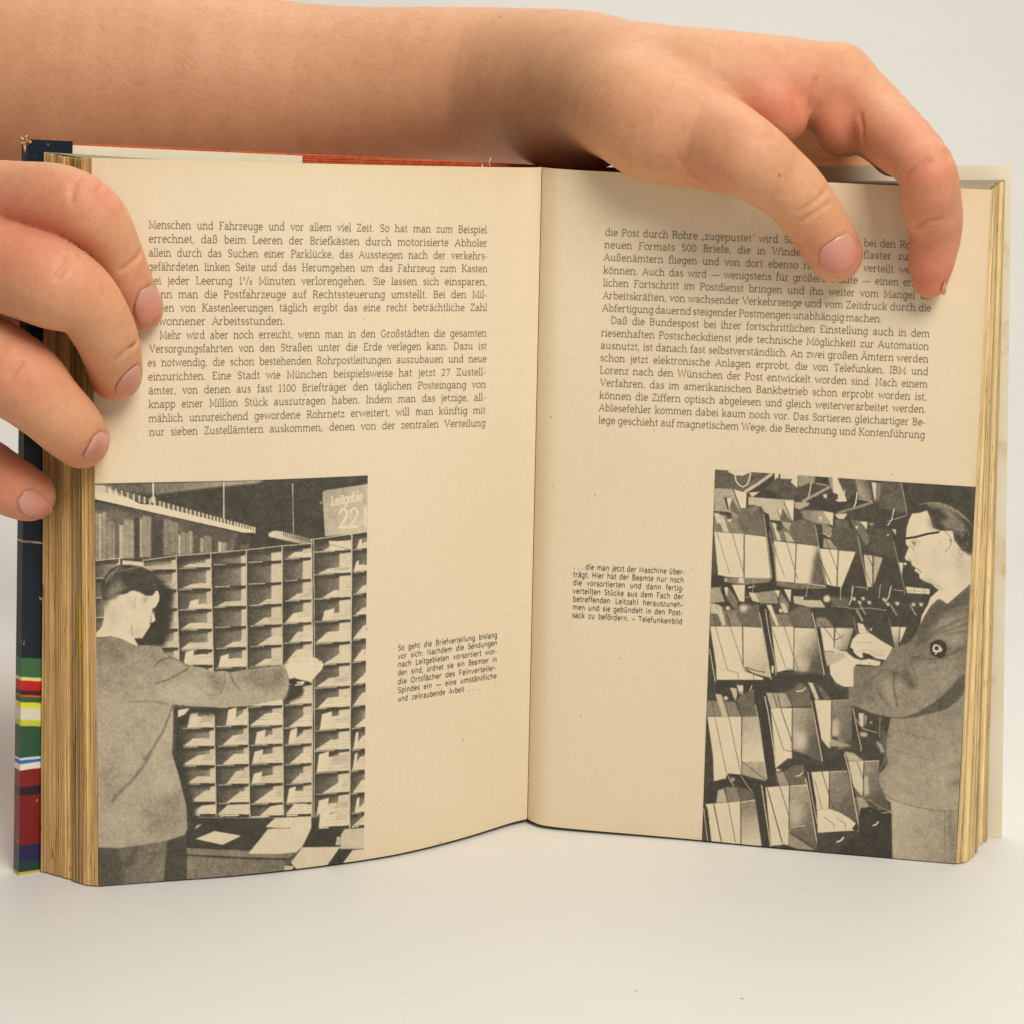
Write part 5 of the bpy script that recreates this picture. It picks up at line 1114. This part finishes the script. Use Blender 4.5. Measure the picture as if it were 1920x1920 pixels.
class Flesh:
    """soft union of tapered limbs (all in metres)"""
    def __init__(s): s.ch, s.gr = [], []
    def chain(s, pts, k=0.004, kin=0.0015, flat=None):
        """pts: traced x, y, distance, radius in traced units"""
        P = np.array([at(x, y, d) for x, y, d, r in pts]); R = np.array([r * d / FPX for x, y, d, r in pts])
        if len(P) > 2:
            C = catmull(np.hstack([P, R[:, None]]), 4); P, R = C[:, :3], C[:, 3]; kin = 0.0006
        s.ch.append((P, R, k, kin)); return P, R
    def groove(s, pts, r, k=0.0012): s.gr.append((np.array(pts), r, k))
    @staticmethod
    def seg(p, a, b, ra, rb):
        d = b - a; t = np.clip(((p - a) @ d) / (d @ d + 1e-12), 0, 1)
        return np.linalg.norm(p - a - t[:, None] * d, axis=1) - (ra + (rb - ra) * t)
    def body(s, p):
        D = None
        for P, R, k, kin in s.ch:
            c = None
            lo, hi = (P - R[:, None]).min(0), (P + R[:, None]).max(0)
            bd = np.linalg.norm(np.maximum(np.maximum(lo - p, p - hi), 0), axis=1); nr = bd < 0.016
            if not nr.all():
                full = bd + 0.001
                if nr.any():
                    sub = p[nr]; q0 = None
                    for i in range(len(P) - 1):
                        q = s.seg(sub, P[i], P[i + 1], R[i], R[i + 1]); q0 = q if q0 is None else smin(q0, q, kin)
                    full[nr] = q0
                D = full if D is None else smin(D, full, k); continue
            if len(P) == 1: c = np.linalg.norm(p - P[0], axis=1) - R[0]
            for i in range(len(P) - 1):
                q = s.seg(p, P[i], P[i + 1], R[i], R[i + 1]); c = q if c is None else smin(c, q, kin)
            D = c if D is None else smin(D, c, k)
        return D
    def __call__(s, p):
        D = s.body(p)
        for P, r, k in s.gr:
            g = np.full(len(p), 1e3)
            for i in range(len(P) - 1): g = np.minimum(g, s.seg(p, P[i], P[i + 1], r, r))
            D = -smin(-D, g, k)
        return D
    def trace(s, x, y, t0=0.25, t1=0.9):
        """front surface point on the sight line through traced x, y (arrays)"""
        d = np.array([ray(a, b) for a, b in zip(x, y)]); t = np.full(len(x), t0); best = t.copy(); bd = np.full(len(x), 1e9)
        for _ in range(90):
            q = s.body(CAM + d * t[:, None]); m = q < bd; best = np.where(m, t, best); bd = np.minimum(bd, q)
            t = np.minimum(t + np.where(q > 2e-5, q * 0.9, 0), t1)
        return CAM + d * np.where(t < t1 - 1e-3, t, best)[:, None]
    def grad(s, p, e=2e-4):
        d = s(p); return np.stack([(s(p + v) - d) / e for v in np.eye(3) * e], 1)

def mesh_flesh(F, vox):
    lo = np.min([(P - R[:, None]).min(0) for P, R, *_ in F.ch], 0) - 4 * vox
    hi = np.max([(P + R[:, None]).max(0) for P, R, *_ in F.ch], 0) + 4 * vox
    B = 8; nb = np.ceil((hi - lo) / (vox * B)).astype(int)
    ci = np.stack(np.meshgrid(*[np.arange(n) for n in nb], indexing='ij'), -1).reshape(-1, 3)
    cc = lo + (ci + 0.5) * B * vox - 0.5 * vox
    dc = F(cc)
    n = nb * B; G3 = np.repeat(np.repeat(np.repeat(np.sign(dc).reshape(nb) * 0.01, B, 0), B, 1), B, 2).astype(np.float32)
    act = np.where(np.abs(dc) < B * vox * 1.05)[0]
    off = np.stack(np.meshgrid(*[np.arange(B)] * 3, indexing='ij'), -1).reshape(-1, 3)
    for c0 in range(0, len(act), 24):
        bl = ci[act[c0:c0 + 24]] * B
        idx = (bl[:, None, :] + off[None]).reshape(-1, 3)
        G3[idx[:, 0], idx[:, 1], idx[:, 2]] = F(lo + idx * vox)
    # surface nets
    ins = G3 < 0
    cnt = np.zeros(np.array(G3.shape) - 1, np.int8)
    for dx in (0, 1):
        for dy in (0, 1):
            for dz in (0, 1):
                cnt += ins[dx:ins.shape[0] - 1 + dx, dy:ins.shape[1] - 1 + dy, dz:ins.shape[2] - 1 + dz]
    cell = np.argwhere((cnt > 0) & (cnt < 8))
    vid = np.full(cnt.shape, -1, np.int64); vid[tuple(cell.T)] = np.arange(len(cell))
    acc = np.zeros((len(cell), 3)); num = np.zeros(len(cell))
    for ax in range(3):
        for b in range(4):
            o = [0, 0, 0]; oth = [i for i in range(3) if i != ax]
            o[oth[0]], o[oth[1]] = b & 1, b >> 1
            p = cell + o; q = p.copy(); q[:, ax] += 1
            fa, fb = G3[tuple(p.T)], G3[tuple(q.T)]; m = (fa < 0) != (fb < 0)
            t = np.where(m, fa / (fa - fb + 1e-12), 0); pt = np.array(o, float) + np.eye(3)[ax] * t[:, None]
            acc += pt * m[:, None]; num += m
    V = lo + (cell + acc / np.maximum(num, 1)[:, None]) * vox
    quads = []
    for ax in range(3):
        a = [slice(None)] * 3; b = [slice(None)] * 3; a[ax], b[ax] = slice(0, -1), slice(1, None)
        ch = np.argwhere(ins[tuple(a)] != ins[tuple(b)])
        o1, o2 = [i for i in range(3) if i != ax]
        ok = (ch[:, o1] > 0) & (ch[:, o2] > 0) & (ch[:, o1] < cnt.shape[o1]) & (ch[:, o2] < cnt.shape[o2]); ch = ch[ok]
        fl = ins[tuple(ch.T)]
        def c(da, db):
            r = ch.copy(); r[:, o1] += da; r[:, o2] += db; return vid[tuple(r.T)]
        q = np.stack([c(-1, -1), c(0, -1), c(0, 0), c(-1, 0)], 1)
        if ax == 1: fl = ~fl
        q[~fl] = q[~fl][:, ::-1]; quads.append(q)
    Q = np.vstack(quads); Q = Q[(Q >= 0).all(1)]
    key = np.lexsort((V[:, 1], np.floor(V[:, 2] / .02), np.floor(V[:, 0] / .02)))
    for c0 in range(0, len(V), 2500):
        ix = key[c0:c0 + 2500]; v = V[ix]
        for _ in range(2):
            d = F(v); g = np.stack([(F(v + e) - d) / 2e-4 for e in np.eye(3) * 2e-4], 1)
            v = v - g * (np.clip(d, -vox, vox) / np.maximum((g ** 2).sum(1), 0.2))[:, None]
        V[ix] = v
    return V, Q

def mat_skin():
    m, nt, b = material("skin", 0.52, 0.32)
    a = N(nt, 'ShaderNodeVertexColor', layer_name="Col").outputs[0]
    mot = ramp(nt, noise(nt, 90, 5, 0.6), [(0.28, (0.95, 0.89, 0.86)), (0.5, (1, 1, 1)), (0.72, (1.04, 1.06, 1.06))])
    c = mix(nt, 0.8, a, mot, 'MULTIPLY')
    med = ramp(nt, noise(nt, 420, 4, 0.65), [(0.32, (0.93, 0.88, 0.85)), (0.5, (1, 1, 1)), (0.7, (1.05, 1.05, 1.04))])
    c = mix(nt, 0.7, c, med, 'MULTIPLY')
    fine = ramp(nt, noise(nt, 1400, 3, 0.6), [(0.3, (0.90, 0.87, 0.84)), (0.6, (1, 1, 1))])
    c = mix(nt, 0.6, c, fine, 'MULTIPLY')
    freck = ramp(nt, noise(nt, 300, 1, 0.3), [(0.150, (0.60, 0.42, 0.33)), (0.175, (1, 1, 1))])
    c = mix(nt, 0.8, c, freck, 'MULTIPLY')
    nt.links.new(c, b.inputs['Base Color'])
    b.inputs['Subsurface Weight'].default_value = 0.35
    b.inputs['Subsurface Radius'].default_value = (1.0, 0.38, 0.2)
    b.inputs['Subsurface Scale'].default_value = 0.006
    tc = N(nt, 'ShaderNodeTexCoord'); vo = N(nt, 'ShaderNodeTexVoronoi', Scale=950.0); vo.feature = 'DISTANCE_TO_EDGE'
    nt.links.new(tc.outputs['Object'], vo.inputs['Vector'])
    n1 = bump(nt, b, vo.outputs['Distance'], 0.22, 0.0005)
    n2 = N(nt, 'ShaderNodeBump', Strength=0.13, Distance=0.0010); nt.links.new(noise(nt, 190, 6, 0.7), n2.inputs['Height'])
    nt.links.new(n2.outputs[0], n1.inputs['Normal'])
    return m
SKIN = mat_skin()
def mat_nail():
    m, nt, b = material("fingernail", 0.27, 0.5)
    a = N(nt, 'ShaderNodeVertexColor', layer_name="Col").outputs[0]
    nt.links.new(a, b.inputs['Base Color'])
    b.inputs['Subsurface Weight'].default_value = 0.25; b.inputs['Subsurface Radius'].default_value = (1, .4, .3); b.inputs['Subsurface Scale'].default_value = 0.003
    return m
NAIL = mat_nail()

SKIN_A, SKIN_R = np.array(srgb(215, 160, 120)[:3]), np.array(srgb(214, 128, 102)[:3])
def paint_skin(o, V, spots):
    """blush: reddish knuckles, pads and web; spots = (point, radius, amount)"""
    w = np.zeros(len(V))
    for p, r, k in spots: w = np.maximum(w, k * np.exp(-(((V - p) ** 2).sum(1)) / (r * r)))
    color_attr(o, "Col", SKIN_A * (1 - w[:, None]) + SKIN_R * w[:, None])

def nail_fold(F, poly, tip):
    p = np.array(poly, float); q = catmull(np.vstack([p, p[:1]]), 3)[:-1]; t = np.array(tip, float); c = q.mean(0)
    keep = [((a - c) @ (t - c)) < 0.35 * ((t - c) @ (t - c)) for a in q]
    P = F.trace(q[:, 0], q[:, 1]); i0 = next((i for i in range(len(q)) if keep[i] and not keep[i - 1]), 0)
    run = [P[(i0 + i) % len(q)] for i in range(len(q)) if keep[(i0 + i) % len(q)]]
    F.groove(run, .00032, .0008)

def nail(F, parent, poly, tip, cuticle):
    """nail plate: outline poly in traced units, laid on the finger and slightly domed"""
    p = np.array(poly, float); c = p.mean(0)
    t = np.linspace(0, 1, len(p) + 1); pp = np.vstack([p, p[:1]]); tt = np.linspace(0, 1, 49)[:-1]
    pc = np.vstack([p[-1:], p, p[:2]])
    sm = catmull(np.vstack([p, p[:1]]), 6)[:-1]; n = len(sm)
    rings = [0.0, .25, .5, .7, .85, .94, 1.0]; hts = [.00034, .00034, .00031, .00028, .00022, .00014, -.00022]
    X, Y, Hh = [], [], []
    for r, h in zip(rings[1:], hts[1:]):
        for q in sm: X.append(c[0] + (q[0] - c[0]) * r); Y.append(c[1] + (q[1] - c[1]) * r); Hh.append(h)
    X.append(c[0]); Y.append(c[1]); Hh.append(hts[0])
    P = F.trace(np.array(X), np.array(Y)); g = F.grad(P); g /= np.linalg.norm(g, axis=1, keepdims=True) + 1e-9
    V = P + g * np.array(Hh)[:, None]
    Fc = []; R = len(rings) - 1
    for i in range(n): Fc.append((len(V) - 1, i, (i + 1) % n))
    for k in range(R - 1):
        for i in range(n): Fc.append((k * n + i, (k + 1) * n + i, (k + 1) * n + (i + 1) % n, k * n + (i + 1) % n))
    o = mesh_obj("fingernail", V, Fc, NAIL, parent, True)
    # pale free edge towards the tip, pale moon at the cuticle
    a, b = np.array(cuticle, float), np.array(tip, float); XY = np.stack([X, Y], 1)
    s = ((XY - a) @ (b - a)) / ((b - a) @ (b - a)); 
    base, edge, moon = np.array(srgb(208, 134, 112)[:3]), np.array(srgb(226, 184, 148)[:3]), np.array(srgb(212, 154, 136)[:3])
    e = np.clip((s - .84) / .1, 0, 1)[:, None]; mo = np.clip((.62 - s) / .55, 0, 1)[:, None]
    color_attr(o, "Col", base * (1 - e) * (1 - mo) + edge * e + moon * mo * (1 - e))
    return o

def build_grip_hand():
    """the hand at the left edge: four fingers curled round the fore edge onto the page"""
    F = Flesh()
    def ch(pts, k=0.0012):
        out = []
        for x, y, o, r in pts:
            d = plane_depth(LP, max(x, 185), y); d -= (r * d / FPX) + o * 0.001
            d += max(0, 185 - x) * 0.00003
            out.append((x, y, d, r))
        return F.chain(out, k)
    idx = ch([(-260, 420, -22, 90), (-90, 378, -6, 76), (40, 374, 2, 70), (120, 382, 5, 70), (176, 410, 6, 61), (213, 470, 4, 51), (235, 525, 2, 48), (258, 568, 0, 43), (264, 578, -.5, 41)])
    mid = ch([(-280, 500, -14, 100), (-90, 480, 4, 84), (40, 512, 11, 84), (105, 536, 13, 82), (158, 564, 12, 66), (194, 620, 8, 59), (209, 662, 4, 54), (216, 696, 0, 49), (217, 704, -.5, 46)])
    rng_ = ch([(-290, 590, -14, 100), (-100, 640, 4, 86), (25, 704, 11, 81), (86, 757, 11, 67), (128, 798, 7, 61), (148, 820, 2, 54), (152, 826, 0, 51)])
    lit = ch([(-300, 690, -20, 96), (-130, 820, -4, 72), (0, 900, 2, 58), (40, 922, 1, 51), (57, 929, 0, 47)])
    wr = ch([(-120, 560, -34, 118), (-330, 600, -34, 200), (-620, 700, -50, 190), (-1000, 820, -70, 210)], 0.012)
    ch2 = F.chain([(-160, 600, .54, 90), (-20, 600, .552, 62), (90, 600, .549, 52), (165, 590, .556, 43)], 0.006)      # thumb behind the board
    # joint creases on the backs of the fingers
    for pts, r in (([(133, 480), (120, 500), (108, 520)], .0005), ([(150, 478), (138, 492)], .0004), ([(266, 472), (248, 492), (230, 506)], .0005),
                   ([(262, 632), (240, 655), (222, 672)], .0005), ([(192, 345), (182, 362)], .0004), ([(140, 345), (136, 360), (134, 376)], .0004), ([(40, 680), (20, 705)], .0004)):
        P = F.trace(*np.array(pts, float).T); F.groove(P, r)
    NAILS = [([(285, 535), (268, 544), (258, 556), (251, 580), (256, 602), (270, 608), (285, 604), (300, 592), (303, 568), (297, 548)], (282, 612), (272, 540)),
             ([(257, 684), (235, 702), (219, 722), (214, 738), (226, 744), (240, 740), (256, 724), (263, 706), (262, 692)], (246, 742), (232, 700)),
             ([(188, 810), (176, 820), (164, 840), (156, 856), (162, 863), (176, 861), (194, 850), (203, 836), (202, 818)], (190, 858), (170, 830)),
             ([(32, 940), (45, 924), (62, 920), (80, 929), (96, 943), (101, 955), (94, 966), (79, 974), (56, 970), (38, 957)], (103, 956), (34, 946))]
    for a, b, c in NAILS: nail_fold(F, a, b)
    V, Q = mesh_flesh(F, 0.00075)
    o = mesh_obj("hand", V, Q, SKIN, person, True)
    sp = [(F.trace(np.array([x]), np.array([y]))[0], r, k) for x, y, r, k in ((185, 352, .010, .55), (170, 500, .011, .4), (262, 612, .008, .8), (240, 560, .012, .35), (180, 738, .010, .7), (130, 865, .010, .6), (70, 905, .010, .5), (35, 690, .012, .5), (60, 440, .016, .75), (10, 425, .016, .8), (110, 640, .012, .5), (60, 960, .012, .7), (20, 900, .015, .7))]
    paint_skin(o, V, sp)
    for a, b, c in NAILS: nail(F, o, a, b, c)
build_grip_hand()

def build_arm():
    """forearm lying behind the book, its hand reaching over the top edge onto the other page"""
    F = Flesh()
    pd = lambda x, y, r, o=0: plane_depth(RP, x, y) * (1 - r / FPX) - o * 0.001
    F.chain([(-900, -420, .74, 330), (-420, -60, .69, 290), (-180, 90, .665, 235), (60, 150, .655, 203), (300, 163, .655, 188), (600, 172, .655, 158), (850, 160, .645, 142), (960, 166, .636, 146), (1075, 171, .612, 147), (1130, 170, .594, 136), (1190, 166, .578, 112)], kin=0.006)
    F.chain([(1170, 164, .578, 108), (1260, 160, .573, 106), (1330, 160, .570, 102), (1450, 160, .570, 91), (1540, 152, .571, 71), (1572, 148, .572, 62)], 0.006, 0.003)
    F.chain([(1110, 175, .592, 105), (1180, 200, .566, 108), (1240, 235, .558, 108), (1330, 263, .552, 91), (1400, 295, pd(1400, 295, 76, 11), 76), (1450, 330, pd(1450, 330, 66, 9), 66), (1495, 369, pd(1495, 369, 60, 8), 60), (1545, 440, pd(1545, 440, 52, 2.5), 53), (1564, 474, pd(1564, 474, 50, .3), 50), (1566, 478, pd(1566, 478, 49, 0), 49)], 0.004, 0.007)
    F.chain([(1572, 148, .572, 62), (1650, 232, .563, 65), (1733, 312, pd(1733, 312, 53, 12), 53), (1746, 383, pd(1746, 383, 55, 7), 55), (1756, 432, pd(1756, 432, 46, 3), 46), (1746, 495, pd(1746, 495, 37, 1), 37), (1744, 527, pd(1744, 527, 32, 0), 32)], 0.003, 0.0015)
    F.chain([(1550, 195, .571, 50), (1584, 236, .568, 57)], 0.0022)
    F.chain([(1662, 262, .5665, 50), (1678, 284, .5655, 47)], 0.003)
    F.chain([(1738, 354, pd(1740, 352, 50, 6), 47), (1744, 380, pd(1748, 378, 50, 4.5), 49)], 0.0025)
    F.chain([(1750, 455, pd(1752, 452, 44, 1.2), 41), (1746, 488, pd(1748, 485, 40, .5), 39)], 0.0025)              # pad under the knuckle
    F.chain([(1400, 165, .566, 74), (1440, 195, .563, 62), (1462, 220, .563, 53)], 0.002)   # web of the thumb
    F.chain([(1540, 165, .585, 60), (1610, 235, .606, 56), (1612, 330, .612, 52), (1575, 440, .612, 45)], 0.004)
    F.chain([(1470, 165, .590, 60), (1532, 240, .612, 56), (1520, 350, .620, 52), (1500, 460, .620, 44)], 0.004)
    F.chain([(1390, 170, .594, 58), (1455, 245, .616, 52), (1440, 350, .626, 46), (1430, 430, .626, 40)], 0.004)
    for pts, r in (([(1530, 150), (1524, 178), (1519, 205)], .0006), ([(1612, 215), (1617, 240), (1619, 270)], .0005), ([(1742, 300), (1718, 312), (1696, 334)], .0005),
                   ([(1765, 410), (1740, 412), (1716, 424)], .0005), ([(1772, 284), (1776, 290), (1779, 297)], .0004), ([(1275, 300), (1300, 328), (1345, 355)], .0006), ([(1500, 414), (1525, 402), (1545, 388), (1555, 380)], .00045), ([(1498, 396), (1525, 380), (1548, 358)], .00035)):
        P = F.trace(*np.array(pts, float).T); F.groove(P, r)
    NAILS = [([(1588, 437), (1565, 450), (1542, 465), (1535, 478), (1537, 495), (1548, 508), (1570, 513), (1590, 508), (1605, 494), (1610, 475), (1601, 450)], (1580, 520), (1562, 448)),
             ([(1767, 536), (1772, 530), (1774, 545), (1769, 553), (1765, 548)], (1768, 556), (1770, 530))]
    for a, b, c in NAILS: nail_fold(F, a, b)
    V, Q = mesh_flesh(F, 0.0008)
    o = mesh_obj("arm", V, Q, SKIN, person, True)
    sp = [(F.trace(np.array([x]), np.array([y]))[0], r, k) for x, y, r, k in ((1480, 200, .014, .8), (1570, 220, .012, .7), (1540, 150, .010, .4), (1680, 250, .012, .6), (1730, 330, .012, .7), (1745, 400, .012, .65), (1745, 470, .012, .8), (1745, 530, .012, 1.0), (1520, 470, .008, .6), (1610, 470, .008, .6), (1320, 340, .012, .5), (1340, 230, .02, .2))]
    paint_skin(o, V, sp)
    for a, b, c in NAILS: nail(F, o, a, b, c)
    # fine pale hairs along the forearm
    hv, hf = [], []
    px = rng.uniform(30, 800, 230); py = 14 + rng.uniform(0, 1, 230) ** 1.6 * 170
    R = F.trace(px, py); Gn = F.grad(R); Gn /= np.linalg.norm(Gn, axis=1, keepdims=True) + 1e-9
    for p, n in zip(R, Gn):
        if p[1] > 0.25 or p[1] < -0.05: continue
        t = np.array([0.8, -0.1, -0.45 + rng.normal(0, .55)]); t -= n * (t @ n); t /= np.linalg.norm(t)
        ln = rng.uniform(.0018, .006)
        q = [p, p + t * ln * .5 + n * ln * .16, p + t * ln + n * ln * .20]
        V2, F2 = tube(q, [.00003, .000025, .00001], 3); k = len(hv); hv += V2; hf += [tuple(i + k for i in f) for f in F2]
    hm, hnt, hb = material("pale_hair", 0.4, 0.5); hb.inputs['Base Color'].default_value = srgb(240, 205, 150)
    h = mesh_obj("arm_hair", hv, hf, hm, o); h['kind'] = 'stuff'
build_arm()
